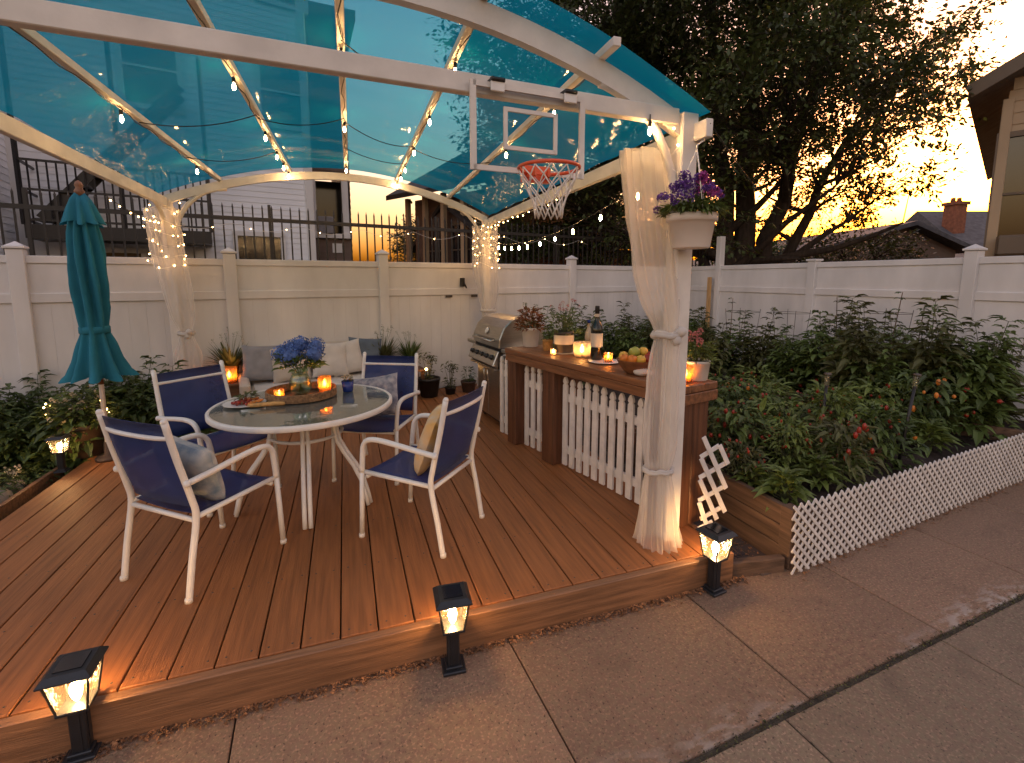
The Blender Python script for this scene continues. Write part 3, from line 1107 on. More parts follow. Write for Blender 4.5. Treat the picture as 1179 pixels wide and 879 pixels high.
for (cpos, pxs, lab, sd) in ((cLB, None, 'narrow white sheer curtain bunched on the rear pergola post by the umbrella', 11), (cRB, None, 'narrow white sheer curtain bunched on the rear pergola post by the grill', 12)):
    t = thing('sheer_curtain', lab, 'curtain', (cpos.x, cpos.y, DZ), 0, 'sheer curtains on the pergola posts')
    x, y = cpos.x, cpos.y - .04
    if sd == 11:
        sec = [(x - .02, y, 2.50, .17, .11, 1), (x, y, 2.15, .15, .10, 1), (x + .05, y, 1.7, .125, .09, 1), (x + .09, y, 1.40, .11, .085, .8), (x + .12, y, 1.19, .06, .055, .5), (x + .12, y, .95, .12, .09, 1), (x + .12, y, .6, .14, .1, 1), (x + .12, y, DZ + .02, .16, .12, 1.3)]
    else:
        sec = [(x, y, 2.50, .17, .11, 1), (x, y, 2.2, .165, .11, 1), (x, y, 1.9, .16, .1, 1), (x + .02, y, 1.6, .145, .1, 1), (x + .03, y, 1.32, .09, .07, .6), (x + .03, y, 1.1, .10, .08, 1), (x + .03, y, .6, .13, .1, 1), (x + .03, y, DZ + .02, .15, .12, 1.3)]
    drape(sec, 64, 8, sd).build('fabric', M['sheer'], t)
    kk = sec[4]
    knot((kk[0], kk[1], kk[2]), kk[3] + .01, kk[4] + .01, .016, sd, bow=sd == 11).build('tie', M['sheer_dark'], t)

# ================================================================ STRING LIGHTS


def bulb(parent, p, r=.0096, drop=.055):
    b = MB()
    b.lathe([(.004, 0), (.010, -.004), (.010, -.03), (.007, -.034)], tuple(p), 8)
    s = b.build('socket', M['cable'], parent)
    b = MB()
    T = tuple(p + V3((0, 0, -.034)))
    b.lathe([(.004, 0), (r * .6, -.006), (r * .95, -.017), (r, -.026), (r * .8, -.036), (r * .35, -.042), (.0005, -.044)], T, 10)
    b.build('bulb', M['bulb'], s)


def sag(a, c, n, s):
    return [lerp(a, c, i / n) + V3((0, 0, -4 * s * (i / n) * (1 - i / n))) for i in range(n + 1)]


labs = ['short warm bulb string under the roof bar nearest the hanging flower pot', 'warm bulb string under the roof bar above the backboard', 'warm bulb string under the middle roof bar of the teal canopy', 'warm bulb string under the roof bar above the blue hydrangeas', 'warm bulb string under the outer roof bar beside the closed umbrella']
sets = [((.62, 0), (.86, .3), (1.0, .0)), ((.02, 0), (.13, 0), (.24, 0), (.42, 0), (.64, 0), (.86, 0)), ((.12, 0), (.5, 0), (.82, 0)), ((.03, 0), (.14, 0), (.26, 0), (.42, 0), (.7, 0)), ((.22, 0), (.62, 0))]
for (c, a), lab, ss in zip(purl, labs, sets):
    root = thing('string_lights', lab, 'string lights', tuple(c + V3((0, 0, -.03))), 0, 'string lights under the roof bars')
    b = MB()
    pts = []
    for i in range(33):
        p = lerp(c, a, i / 32) + V3((.012 * math.sin(i * 1.7), 0, -.028 - .012 * abs(math.sin(i * .78))))
        pts.append(p)
    b.tube(pts, .0032, 5)
    b.build('cable', M['cable'], root)
    for (t, _) in ss:
        bulb(root, lerp(c, a, t) + V3((.0, 0, -.034)))


def mini_string(lab, path, bulbs, rc=.003, big=False, group=None, cab='cable'):
    root = thing('string_lights' if big else 'fairy_lights', lab, 'string lights', tuple(path[0]), 0, group)
    b = MB()
    b.tube(path, rc, 5)
    b.build('cable', M[cab], root)
    for p in bulbs:
        if big:
            bulb(root, p)
        else:
            m = MB()
            m.ball(p, .0066, 6, 5)
            m.build('bulb', M['fairy'], root)
    return root


# sagging string on the right side, front post to rear post
a_, c_ = cFR + V3((-.06, .1, 2.42)), cRB + V3((.1, 0, 2.28))
pth = sag(a_, c_, 40, .16)
mini_string('sagging warm bulb string hung between curtain post and grill post', pth, [pth[i] + V3((0, 0, -.002)) for i in (3, 8, 13, 17, 21, 25, 28, 31, 34, 37)], big=True)
# string from the umbrella head to the rear post
a_, c_ = V3((-3.33, 4.02, 2.46)), cLB + V3((0, -.05, 2.36))
pth = sag(a_, c_, 24, .05)
mini_string('short fairy light string from the umbrella head to the pergola post', pth, [pth[i] + V3((0, 0, -.012)) for i in (2, 5, 9, 12, 14, 17, 19, 21, 23)])
# dark wires hanging in swags under the roof
swags = [((purl[4], .55), (purl[3], .52), .05), ((purl[3], .5), (purl[2], .52), .05), ((purl[2], .5), (purl[1], .42), .06), ((purl[2], .84), (purl[1], .78), .07), ((purl[1], .4), (purl[0], .5), .06), ((purl[4], .3), (purl[3], .25), .06), ((purl[2], .3), (purl[1], .25), .04)]
wires = thing('loose_cable', 'black lamp cable swagged from bar to bar under the teal roof', 'cable', tuple(purl[4][0]))
for (P, t), (Q, u), s in swags:
    b = MB()
    b.tube(sag(lerp(*P, t) + V3((0, 0, -.03)), lerp(*Q, u) + V3((0, 0, -.03)), 14, s), .0036, 5)
    b.build('swag', M['cable'], wires)


def wind(c, z0, z1, turns, n, r, seed):
    rr = random.Random(seed)
    path, pts = [], []
    for i in range(160):
        t = i / 159
        a = turns * 2 * PI * t + seed
        rad = r * (1 + .15 * math.sin(i * .9))
        path.append(V3((c.x + math.cos(a) * rad, c.y - .04 + math.sin(a) * rad * .8, z1 + (z0 - z1) * t + .03 * math.sin(i * .5))))
    for k in range(n):
        i = int(159 * ((k + rr.random() * .8) / n))
        pts.append(path[i] + V3((rr.uniform(-.02, .02), -.008, rr.uniform(-.02, .02))))
    return path, pts


for c, z0, lab, sd in ((cLB, 1.86, 'fairy lights wound round the rear post next to the umbrella', 1), (cRB, 1.90, 'fairy lights wound round the rear post next to the grill', 2)):
    path, pts = wind(c, z0, 2.56, 6, 34, .175 if sd == 2 else .165, sd)
    mini_string(lab, path, pts, rc=.0018, group='fairy lights on the rear posts', cab='cord')
# fairy lights along the rear of the right side beam
path, pts = [], []
for i in range(60):
    p = lerp(cRB, cFR, i / 59 * .62) + V3((-.03, 0, ZB - .07 - .03 * abs(math.sin(i * .55))))
    path.append(p)
    if i % 4 == 1:
        pts.append(p + V3((0, 0, -.012)))
mini_string('fairy lights strung along the side beam behind the backboard', path, pts, rc=.0018, cab='cord')
# fairy lights along the iron fence rail
path, pts = [], []
for i in range(80):
    p = io + fbn * .06 + fb * (-3.4 + 6.8 * i / 79) + V3((0, 0, 2.50 - .10 * abs(math.sin(i * .33))))
    path.append(p)
    if i % 5 == 2:
        pts.append(p)
mini_string('faint fairy lights draped along the black iron fence', path, pts, rc=.002, cab='cord')
# wires round the front post
path, pts = [], []
for i in range(50):
    t = i / 49
    path.append(cFR + V3((-.07 - .03 * math.cos(i * .4), -.03 - .04 * math.sin(i * .7), 2.62 - .62 * t)))
    if i in (3, 9, 15, 24):
        pts.append(path[-1] + V3((-.01, -.03, 0)))
mini_string('few fairy lights hanging beside the curtain top at the front post', path, pts, rc=.002, cab='cord')
p0_ = tA + td * .20 + V3((0, 0, -.045)) + tn * .03
mini_string('single warm bulb hanging from the white beam right of the backboard', [p0_ + V3((0, 0, .03)), p0_ + V3((0, 0, .01)), p0_], [p0_], big=True)
# thin line running off to the big tree
b = MB()
b.tube(sag(sideB + off + V3((0, 0, .02)), V3((7.2, 12.5, 3.6)), 20, .25), .004, 5)
tag(b.build('utility_line', M['cable']), 'thin dark line from the pergola beam end to the big tree', 'cable')

# ================================================================ HANGING FLOWER POT
hx0 = V3((.972, 2.645, 0))
hang = thing('hanging_planter', 'hanging cream plastic pot of purple and magenta flowers on the pergola beam', 'planter', (hx0.x, hx0.y, 1.94))
b = MB()
c0 = (hx0.x, hx0.y, 1.94)
b.lathe([(.092, 0), (.098, .006), (.118, .14), (.131, .142), (.133, .18), (.126, .182), (.120, .15), (.0, .15)], c0, 32)
b.build('pot', M['hang_pot'], hang)
b = MB()
b.lathe([(.0, .0), (.118, .0), (.0, .012)], (hx0.x, hx0.y, 2.095), 20)
b.build('soil', M['soil'], hang)
b = MB()
top = V3((hx0.x + .01, hx0.y, 2.46))
for k in range(3):
    a = 2 * PI * k / 3 + .6
    b.tube([V3((hx0.x + .13 * math.cos(a), hx0.y + .13 * math.sin(a), 2.115)), top], .0028, 5)
hk = sideA + off + ds_ * ((sideB - sideA).length - .04) + V3((0, 0, -.045))
b.tube([top, top + V3((0, 0, .02)), lerp(top, hk, .6) + V3((0, 0, .01)), hk, hk + V3((0, 0, .02))], .004, 6)
b.build('hanger_cord', M['cord'], hang)
b = MB()
for k in range(620):
    a = rnd.uniform(0, 6.28); r = .15 * math.sqrt(rnd.random())
    el = rnd.uniform(-.35, 1.1)
    p = V3((hx0.x + math.cos(a) * r, hx0.y + math.sin(a) * r, 2.12 + .11 * rnd.random() * (1 - r / .2)))
    b.leaf(p, V3((math.cos(a), math.sin(a), el)), V3((0, 0, 1)), rnd.uniform(.03, .06), rnd.uniform(.012, .022), .3)
b.build('foliage', M['leaf_mid'], hang)


def floret(b, c, r, n, mi, pet=.011):
    for k in range(n):
        d = V3((rnd.gauss(0, 1), rnd.gauss(0, 1), rnd.gauss(0, 1) + .25)).normalized()
        p = c + d * r * rnd.uniform(.75, 1.0)
        t = d.cross(V3((rnd.random(), rnd.random(), rnd.random()))).normalized()
        b.leaf(p, (t + d * .4), d, pet, pet * .95, .1, mi)


for k in range(50):
    b = MB()
    a = rnd.uniform(0, 6.28); r = rnd.uniform(.03, .185)
    c = V3((hx0.x + math.cos(a) * r, hx0.y + math.sin(a) * r, 2.20 + .11 * (1 - (r / .17) ** 2) + rnd.uniform(-.03, .03)))
    floret(b, c, rnd.uniform(.014, .022), 26, 1 if (math.cos(a) > .2 and rnd.random() < .75) else 0, .014)
    b.build('flower_cluster', [M['purple'], M['magenta']], hang)
# ================================================================ TABLE
TC = V3((-1.48, 3.33, DZ)); TR = .595; TZ = .72
tab = thing('patio_table', 'round glass patio table with white metal rim and curved legs', 'table', tuple(TC))
b = MB()
b.lathe([(0, TZ - .008), (TR - .012, TZ - .008), (TR - .012, TZ), (0, TZ)], n=64, smooth=False)
b.build('glass_top', M['table_glass'], tab, local=True)
b = MB()
b.lathe([(TR - .022, TZ - .034), (TR + .004, TZ - .034), (TR + .010, TZ - .028), (TR + .010, TZ - .002), (TR + .004, TZ + .004), (TR - .012, TZ + .004), (TR - .014, TZ - .010), (TR - .022, TZ - .034)], n=72)
b.build('rim', M['white_metal'], tab, local=True)
b = MB()
b.tube([V3((math.cos(a) * .24, math.sin(a) * .24, .50)) for a in [2 * PI * k / 36 for k in range(36)]], .012, 8, closed=True)
b.build('brace_ring', M['white_metal'], tab, local=True)
for ang in (-145, -69, -12, 116):
    a = R(ang); d = V3((math.cos(a), math.sin(a), 0))
    prof = [(.40, TZ - .012), (.30, TZ - .016), (.255, TZ - .05), (.235, .62), (.232, .54), (.25, .46), (.30, .38), (.37, .29), (.425, .19), (.455, .09), (.475, .005)]
    b = MB()
    for sgn in (-1, 1):
        s_ = V3((-d.y, d.x, 0)) * (.016 * sgn)
        pts = [d * r + s_ * (1 if z > .5 else 1.1) + V3((0, 0, z)) for r, z in prof]
        b.tube(pts, .0145, 8)
    b.build('leg', M['white_metal'], tab, local=True)

# ================================================================ CHAIRS


def smooth_path(pts, k=4):
    out = []
    P = [V3(p) for p in pts]
    for i in range(len(P) - 1):
        p0, p1_, p2_, p3 = P[max(i - 1, 0)], P[i], P[i + 1], P[min(i + 2, len(P) - 1)]
        for q in range(k):
            t = q / k
            out.append(.5 * ((2 * p1_) + (p2_ - p0) * t + (2 * p0 - 5 * p1_ + 4 * p2_ - p3) * t * t + (3 * p1_ - p0 - 3 * p2_ + p3) * t ** 3))
    out.append(P[-1])
    return out


def cloth_strip(b, rows, W, th, n=10, dip=.0):
    """sling between two rails: rows of (y, z), width W"""
    vs = []
    m = len(rows)
    for (y, z) in rows:
        for i in range(n + 1):
            u = i / n * 2 - 1
            vs.append((u * W / 2, y, z - dip * (1 - u * u)))
    off_ = len(vs)
    for (y, z) in rows:
        for i in range(n + 1):
            u = i / n * 2 - 1
            vs.append((u * W / 2, y + th * .5, z - dip * (1 - u * u) - th))
    fs = []
    for j in range(m - 1):
        for i in range(n):
            a = j * (n + 1) + i
            fs.append((a, a + 1, a + n + 2, a + n + 1))
            fs.append((off_ + a, off_ + a + n + 1, off_ + a + n + 2, off_ + a + 1))
    for i in range(n):
        for a in (i, (m - 1) * (n + 1) + i):
            fs.append((a, a + 1, off_ + a + 1, off_ + a))
    for j in range(m - 1):
        for a in (j * (n + 1), j * (n + 1) + n):
            fs.append((a, a + n + 1, off_ + a + n + 1, off_ + a))
    b.add(vs, fs, 0, True)


chair = thing('sling_chair', 'x', 'chair', (0, 0, 0), 0, 'blue sling chairs round the patio table')
for sx in (-1, 1):
    b = MB()
    b.tube(smooth_path([(sx * .250, -.295, 0), (sx * .250, -.262, .2), (sx * .249, -.222, .41), (sx * .247, -.236, .52), (sx * .243, -.285, .73), (sx * .240, -.325, .93)]), .0165, 8)
    b.ball((sx * .240, -.326, .931), .017, 8, 5)
    lg = b.build('leg', M['white_metal'], chair, local=True)
    b = MB()
    b.lathe([(.0185, 0), (.0185, .022), (.015, .024)], (sx * .250, -.295, 0), 10)
    b.build('foot_cap', M['white_pot'], lg, local=True)
    b = MB()
    b.tube([(sx * .258, .285, 0), (sx * .260, .262, .43)], .0150, 8)
    lg = b.build('leg', M['white_metal'], chair, local=True)
    b = MB()
    b.lathe([(.0185, 0), (.0185, .022), (.015, .024)], (sx * .258, .285, 0), 10)
    b.build('foot_cap', M['white_pot'], lg, local=True)
    b = MB()
    b.tube(smooth_path([(sx * .260, .262, .43), (sx * .263, .250, .54), (sx * .267, .236, .605), (sx * .272, .195, .642), (sx * .276, .12, .652), (sx * .276, 0, .642), (sx * .270, -.14, .622), (sx * .262, -.262, .606)]), .0165, 8)
    b.ball((sx * .266, -.262, .606), .019, 8, 5)
    b.build('armrest', M['white_metal'], chair, local=True)
b = MB()
for sx in (-1, 1):
    b.tube([(sx * .247, -.222, .412), (sx * .250, .262, .428)], .0142, 8)
b.tube([(-.25, -.222, .395), (.25, -.222, .395)], .013, 8)
b.tube([(-.25, .235, .400), (.25, .235, .400)], .013, 8)
b.build('seat_frame', M['white_metal'], chair, local=True)
b = MB()
b.tube(smooth_path([(-.242, -.302, .845), (-.12, -.325, .842), (.12, -.325, .842), (.242, -.302, .845)]), .0125, 8)
b.build('back_bar', M['white_metal'], chair, local=True)
b = MB()
cloth_strip(b, [(-.205, .424), (-.10, .426), (.05, .430), (.18, .436), (.245, .434), (.268, .424)], .475, .004, dip=.014)
b.build('seat', M['sling'], chair, local=True)
b = MB()
rows = [(-.205, .455), (-.222, .52), (-.252, .62), (-.283, .74), (-.303, .83), (-.320, .915)]
vs, fs = [], []
n = 10
for (y, z) in rows:
    for i in range(n + 1):
        u = i / n * 2 - 1
        vs.append((u * .228, y - .016 * (1 - u * u), z))
o_ = len(vs)
vs += [(x, y - .005, z) for (x, y, z) in vs]
for j in range(len(rows) - 1):
    for i in range(n):
        a = j * (n + 1) + i
        fs.append((a, a + n + 1, a + n + 2, a + 1))
        fs.append((o_ + a, o_ + a + 1, o_ + a + n + 2, o_ + a + n + 1))
for i in range(n):
    for a in (i, (len(rows) - 1) * (n + 1) + i):
        fs.append((a, a + 1, o_ + a + 1, o_ + a))
b.add(vs, fs, 0, True)
b.build('backrest', M['sling'], chair, local=True)
CH = [((-1.735, 2.555), 69, 'blue sling chair with its back to the pavement and a pale floral pillow'),
      ((-.572, 2.925), 157, 'blue sling chair holding a golden pillow between table and bar'),
      ((-1.12, 3.87), -97, 'blue sling chair with a mottled grey pillow facing the camera across the table'),
      ((-2.17, 3.42), -29, 'blue sling chair without a pillow standing next to the closed umbrella')]
for (x, y), hd, lab in CH:
    place(chair, (x, y, DZ), R(hd - 90), 1.0, lab)


def pillow_mesh(w, h, t, n=14, seed=0):
    rr = random.Random(seed)
    b = MB()
    for side in (1, -1):
        base = len(b.v)
        for j in range(n + 1):
            for i in range(n + 1):
                u, v = i / n * 2 - 1, j / n * 2 - 1
                e = (1 - u ** 4) * (1 - v ** 4)
                pinch = 1 - .07 * (1 - abs(u) ** 2) * abs(v) ** 3
                pinch2 = 1 - .07 * (1 - abs(v) ** 2) * abs(u) ** 3
                z = side * t / 2 * (max(e, 0) ** .55) * (1 + .10 * mnoise.noise((u * 2 + seed, v * 2, side)))
                b.v.append((u * w / 2 * pinch2, z, v * h / 2 * pinch))
        for j in range(n):
            for i in range(n):
                a = base + j * (n + 1) + i
                q = (a, a + 1, a + n + 2, a + n + 1)
                b.f.append(q if side < 0 else q[::-1]); b.m.append(0); b.sm.append(True)
    return b


def pillow(name, lab, w, h, t, mat, pos, rz, lean, roll=0, seed=0, group=None):
    b = pillow_mesh(w, h, t, seed=seed)
    T = Matrix.Rotation(rz, 4, 'Z') @ Matrix.Rotation(lean, 4, 'X') @ Matrix.Rotation(roll, 4, 'Y')
    b.v = [tuple(T @ V3(p)) for p in b.v]
    o = b.build(name, M[mat])
    o.location = pos
    return tag(o, lab, 'pillow', group)


def onchair(k, y, z, x=0):
    (cx, cy), hd, _ = CH[k]
    a = R(hd)
    return (cx + math.cos(a) * y + math.sin(a) * x, cy + math.sin(a) * y - math.cos(a) * x, DZ + z)


# pillow faces along the chair, leaning back
for k, mat, lab, x, roll in ((0, 'cushion_floral', 'pale blue floral pillow on the seat of the nearest blue chair', .06, R(12)), (1, 'cushion_gold', 'golden and cream pillow on the blue chair by the bar', .02, R(-8)), (2, 'cushion_grey', 'mottled grey pillow on the blue chair across the table', .05, R(10))):
    hd = CH[k][1]
    pillow('pillow', lab, .40, .36, .13, mat, onchair(k, -.105 + (.045 if k == 1 else 0), .60, x), R(hd - 90 + (24 if k == 1 else 0)), R(20), roll, seed=k, group='pillows on the blue chairs')

# ================================================================ PARASOL
ux, uy = -3.60, 4.10
um = thing('patio_umbrella', 'closed teal patio umbrella tied at the waist on a white pole', 'umbrella', (ux, uy, DZ))
b = MB()
b.tube([(ux, uy, DZ + .02), (ux, uy, 2.48)], .019, 10)
b.build('pole', M['white_metal'], um)
b = MB()
b.tube([(ux, uy, .86), (ux, uy, 1.02)], .0215, 10)
b.build('pole_sleeve', M['wood_warm'], um)
b = MB()
b.lathe([(.022, 2.46), (.034, 2.47), (.036, 2.50), (.022, 2.525), (.030, 2.545), (.022, 2.57), (.003, 2.585)], (ux, uy, 0), 12)
b.build('finial', M['wood_warm'], um)
b = MB()
b.lathe([(.10, DZ), (.10, DZ + .02), (.085, DZ + .035), (.035, DZ + .045), (.028, DZ + .16), (.022, DZ + .16)], (ux, uy, 0), 24)
b.build('base', M['terracotta'], um)


def folded(secs, n, pl, amp, seed, x0, y0):
    b = MB()
    rr = random.Random(seed)
    ph = rr.uniform(0, 6)
    S = []
    for i in range(len(secs) - 1):
        a, c = secs[i], secs[i + 1]
        K = max(2, int((a[0] - c[0]) / .03))
        for k in range(K):
            t = k / K
            S.append([lerp(p, q, t) for p, q in zip(a, c)])
    S.append(list(secs[-1]))
    for (z, r, am, tw) in S:
        for k in range(n):
            a = 2 * PI * k / n
            w = math.sin(pl * a + ph)
            w = math.copysign(abs(w) ** .7, w)
            q = r * (1 + am * amp * (w + .35 * math.sin((pl // 2) * a + 1.3 + z)) + 0.05 * math.sin(2 * a + z * 3) + .16 * mnoise.noise((math.cos(a) * 1.8, math.sin(a) * 1.8, z * 2.2)) + .07 * mnoise.noise((math.cos(a) * 4, math.sin(a) * 4, z * 7)))
            zz = z - (.013 * w * (1 if am > 1.2 else 0)) + .012 * math.sin(3 * a + 1)
            b.v.append((x0 + math.cos(a + tw) * q, y0 + math.sin(a + tw) * q, zz))
    for i in range(len(S) - 1):
        for k in range(n):
            k2 = (k + 1) % n
            b.f.append((i * n + k, i * n + k2, (i + 1) * n + k2, (i + 1) * n + k)); b.m.append(0); b.sm.append(True)
    return b


folded([(2.30, .068, .6, 0), (2.15, .084, 1.0, .08), (1.95, .098, 1.0, .18), (1.72, .105, 1.0, .30), (1.52, .100, 1.0, .40), (1.37, .090, .7, .46), (1.31, .088, .6, .47), (1.24, .096, .9, .48), (1.08, .130, .9, .5), (.97, .165, .85, .51), (.92, .182, 1.25, .51)], 160, 8, .30, 3, ux, uy).build('canopy', M['teal'], um)
folded([(2.47, .035, .2, 0), (2.42, .066, .5, 0), (2.36, .084, .8, 0), (2.29, .102, 1.0, .03), (2.235, .120, 1.5, .05)], 96, 8, .18, 5, ux, uy).build('vent_flap', M['teal'], um)
b = MB()
b.lathe([(.100, 1.31), (.107, 1.315), (.107, 1.365), (.100, 1.37)], (ux, uy, 0), 32)
b.build('tie_band', M['teal'], um)

# ================================================================ OUTDOOR SOFA AND ITS NEIGHBOURS
SM = V3((-2.50, 6.02, DZ)) + fbn * .50 - fb * .04
sofa = thing('outdoor_sofa', 'low beige outdoor sofa against the white fence behind the table', 'sofa', tuple(SM), R(FBA))
b = MB()
b.box((0, 0, .14), (1.50, .78, .20), bev=.02)
b.build('base', M['oat'], sofa, local=True)
for x in (-.37, .37):
    b = MB()
    b.box((x, -.04, .33), (.73, .70, .17), bev=.05)
    b.build('seat_cushion', M['pale_linen'], sofa, local=True)
    b = pillow_mesh(.72, .46, .20, seed=int(x * 10))
    T = Matrix.Translation((x, .27, .60)) @ Matrix.Rotation(R(-14), 4, 'X')
    b.v = [tuple(T @ V3(p)) for p in b.v]
    b.build('back_cushion', M['oat'], sofa, local=True)
b = MB()
b.box((0, .37, .42), (1.50, .09, .62), bev=.03)
b.build('backrest', M['oat'], sofa, local=True)
for x in (-.79, .79):
    b = MB()
    b.box((x, 0, .28), (.10, .78, .46), bev=.03)
    b.build('arm', M['oat'], sofa, local=True)
for x, y, z, w, mat, lab, roll in ((-.60, .12, .64, .40, 'grey_linen', 'grey pillow propped at the side table end of the sofa', 4), (-.31, .06, .62, .42, 'oat', 'beige pillow second from the side table on the sofa', -5), (.13, .04, .63, .42, 'pale_linen', 'white pillow in the middle of the sofa behind the hydrangeas', 3), (.33, .08, .63, .40, 'pale_linen', 'white pillow leaning on the slate pillow at the sofa end', -8), (.57, .14, .65, .42, 'slate', 'dark slate pillow at the sofa end nearest the potted grasses', 7)):
    p = SM + fb * x - fbn * y
    pillow('pillow', lab, w, .42, .15, mat, (p.x, p.y, DZ + z), R(FBA), R(-18), R(roll), seed=int(x * 37), group='pillows on the beige sofa')
b = MB()
st = V3((-3.20, 5.28, DZ))
side = thing('side_table', 'small dark wood side table at the end of the sofa', 'side table', tuple(st), R(FBA))
b = MB(); b.box((0, 0, .435), (.42, .40, .03), bev=.006); b.build('table_top', M['wood_warm'], side, local=True)
for sx in (-1, 1):
    for sy in (-1, 1):
        b = MB(); b.box((sx * .17, sy * .16, .21), (.04, .04, .42), bev=.004); b.build('leg', M['wood_warm'], side, local=True)
b = MB(); b.box((0, 0, .20), (.34, .32, .02)); b.box((0, -.155, .31), (.34, .015, .22)); b.build('shelf', M['wood_warm'], side, local=True)


def candle_glass(lab, p, r, h, mat, wax=.35, fl=1.0, group=None):
    t = thing('candle_holder', lab, 'candle', tuple(p), 0, group)
    b = MB()
    b.lathe([(r * .86, 0), (r * .92, .004), (r, h), (r * .95, h), (r * .87, .008), (0, .008)], n=20, capb=True, capt=False)
    b.build('glass', M[mat], t, local=True)
    b = MB()
    b.lathe([(r * .62, .010), (r * .64, h * wax), (r * .5, h * wax + .003), (0, h * wax)], n=16)
    b.build('wax', M['wax'], t, local=True)
    b = MB()
    q = .011 * fl
    b.lathe([(.0005, h * wax), (q * .8, h * wax + q * .8), (q, h * wax + q * 1.6), (q * .55, h * wax + q * 3), (.0005, h * wax + q * 4.2)], n=10)
    b.build('flame', M['flame'], t, local=True)
    return t


candle_glass('glowing amber candle glass on the side table below spiky leaves', st + V3((.06, -.07, .452)), .082, .17, 'amber_glass', .3, 1.7)


def pot_mesh(r0, r1, h):
    return [(r0, 0), (r0 + .004, .004), (r1 * .96, h * .86), (r1, h * .87), (r1, h), (r1 * .93, h), (r1 * .9, h * .88), (0, h * .88)]


def spiky(b, c, n, Lr, spread, w=.012, mi=0, seed=0, droop=.35):
    rr = random.Random(seed)
    for k in range(n):
        a = rr.uniform(0, 6.28); el = rr.uniform(.25, 1.5)
        d = V3((math.cos(a) * spread, math.sin(a) * spread, el)).normalized()
        L0 = Lr * rr.uniform(.6, 1.1)
        p = c + V3((math.cos(a), math.sin(a), 0)) * rr.uniform(0, .05)
        prev = p; side = d.cross(V3((0, 0, 1))).normalized()
        N = 5
        base = len(b.v)
        for i in range(N + 1):
            t = i / N
            q = p + d * L0 * t + V3((0, 0, -droop * L0 * t * t * (1.2 - d.z)))
            ww = w * (1 - t) ** .7 * (.5 + 1.5 * min(t * 3, .5)) / 2
            b.v.extend([tuple(q - side * ww), tuple(q + side * ww)])
        for i in range(N):
            a0 = base + 2 * i
            b.f.append((a0, a0 + 1, a0 + 3, a0 + 2)); b.m.append(mi); b.sm.append(False)


def leafy(b, c, n, r, h, ll=(.03, .06), lw=.4, mi=0, seed=0, up=.5):
    rr = random.Random(seed)
    for k in range(n):
        a = rr.uniform(0, 6.28); q = r * math.sqrt(rr.random()); z = h * rr.random()
        q *= (1 - .35 * z / h)
        p = c + V3((math.cos(a) * q, math.sin(a) * q, z))
        d = V3((math.cos(a + rr.uniform(-.7, .7)), math.sin(a + rr.uniform(-.7, .7)), rr.uniform(-.4, 1) * up + .1))
        s = rr.uniform(*ll)
        b.leaf(p, d, V3((rr.uniform(-.3, .3), rr.uniform(-.3, .3), 1)), s, s * lw, rr.uniform(.05, .4), mi)


def stalks(b, c, n, r, h, w=.0025, mi=0, seed=0, tips=None, lean=.35):
    rr = random.Random(seed)
    ends = []
    for k in range(n):
        a = rr.uniform(0, 6.28); q = r * rr.random()
        p = c + V3((math.cos(a) * q * .3, math.sin(a) * q * .3, 0))
        e = c + V3((math.cos(a) * (q + h * lean * rr.random()), math.sin(a) * (q + h * lean * rr.random()), h * rr.uniform(.7, 1.05)))
        m = (p + e) / 2 + V3((0, 0, h * .06))
        b.tube([p, m, e], [w, w * .8, w * .5], 4, mi, cap=False)
        ends.append(e)
    return ends


def potted(name, lab, p, r0, r1, h, potmat, build_leaves, group=None, cat='potted plant'):
    t = thing(name, lab, cat, tuple(p), 0, group)
    b = MB(); b.lathe(pot_mesh(r0, r1, h), n=24); b.build('pot', M[potmat], t, local=True)
    b = MB(); b.lathe([(0, h * .88 + .001), (r1 * .9, h * .88 + .001), (0, h * .88 + .012)][::1], n=14); b.build('soil', M['soil'], t, local=True)
    for nm, mb, mt in build_leaves(V3((0, 0, h * .88))):
        mb.build(nm, mt, t, local=True)
    return t


def gl_spiky(n, Lr, seed, mat='leaf_olive', heads=True):
    def f(c):
        b = MB(); spiky(b, c, n, Lr, .75, .026, 0, seed)
        out = [('foliage', b, M[mat])]
        if heads:
            b2 = MB()
            es = stalks(b2, c, 9, .03, Lr * 1.15, .0022, 0, seed + 1, lean=.5)
            for e in es:
                leafy(b2, e - V3((0, 0, .03)), 9, .012, .05, (.012, .024), .5, 0, seed + 2)
            out.append(('flower_stalks', b2, M['leaf_dark']))
        return out
    return f


potted('potted_plant', 'spiky dark potted plant on the side table behind the amber candle', st + V3((-.03, .12, .452)), .06, .085, .14, 'terracotta', gl_spiky(130, .38, 21))
stand = thing('plant_stand', 'low dark wood stand holding two potted grasses by the fence', 'plant stand', (-1.55, 6.28, DZ), R(FBA))
b = MB(); b.box((0, 0, .37), (.75, .30, .03), bev=.005); b.build('table_top', M['wood_warm'], stand, local=True)
for sx in (-1, 1):
    for sy in (-1, 1):
        b = MB(); b.box((sx * .33, sy * .11, .18), (.04, .04, .36)); b.build('leg', M['wood_warm'], stand, local=True)
p = V3((-1.55, 6.28, DZ + .386))
potted('potted_plant', 'fuller potted grass with seed heads on the plant stand', p - fb * .17, .085, .11, .19, 'wood_warm', gl_spiky(180, .36, 31))
potted('potted_plant', 'smaller potted grass beside the fuller one on the stand', p + fb * .20 - fbn * .0, .075, .095, .15, 'terracotta', gl_spiky(130, .31, 33, 'leaf_mid'))


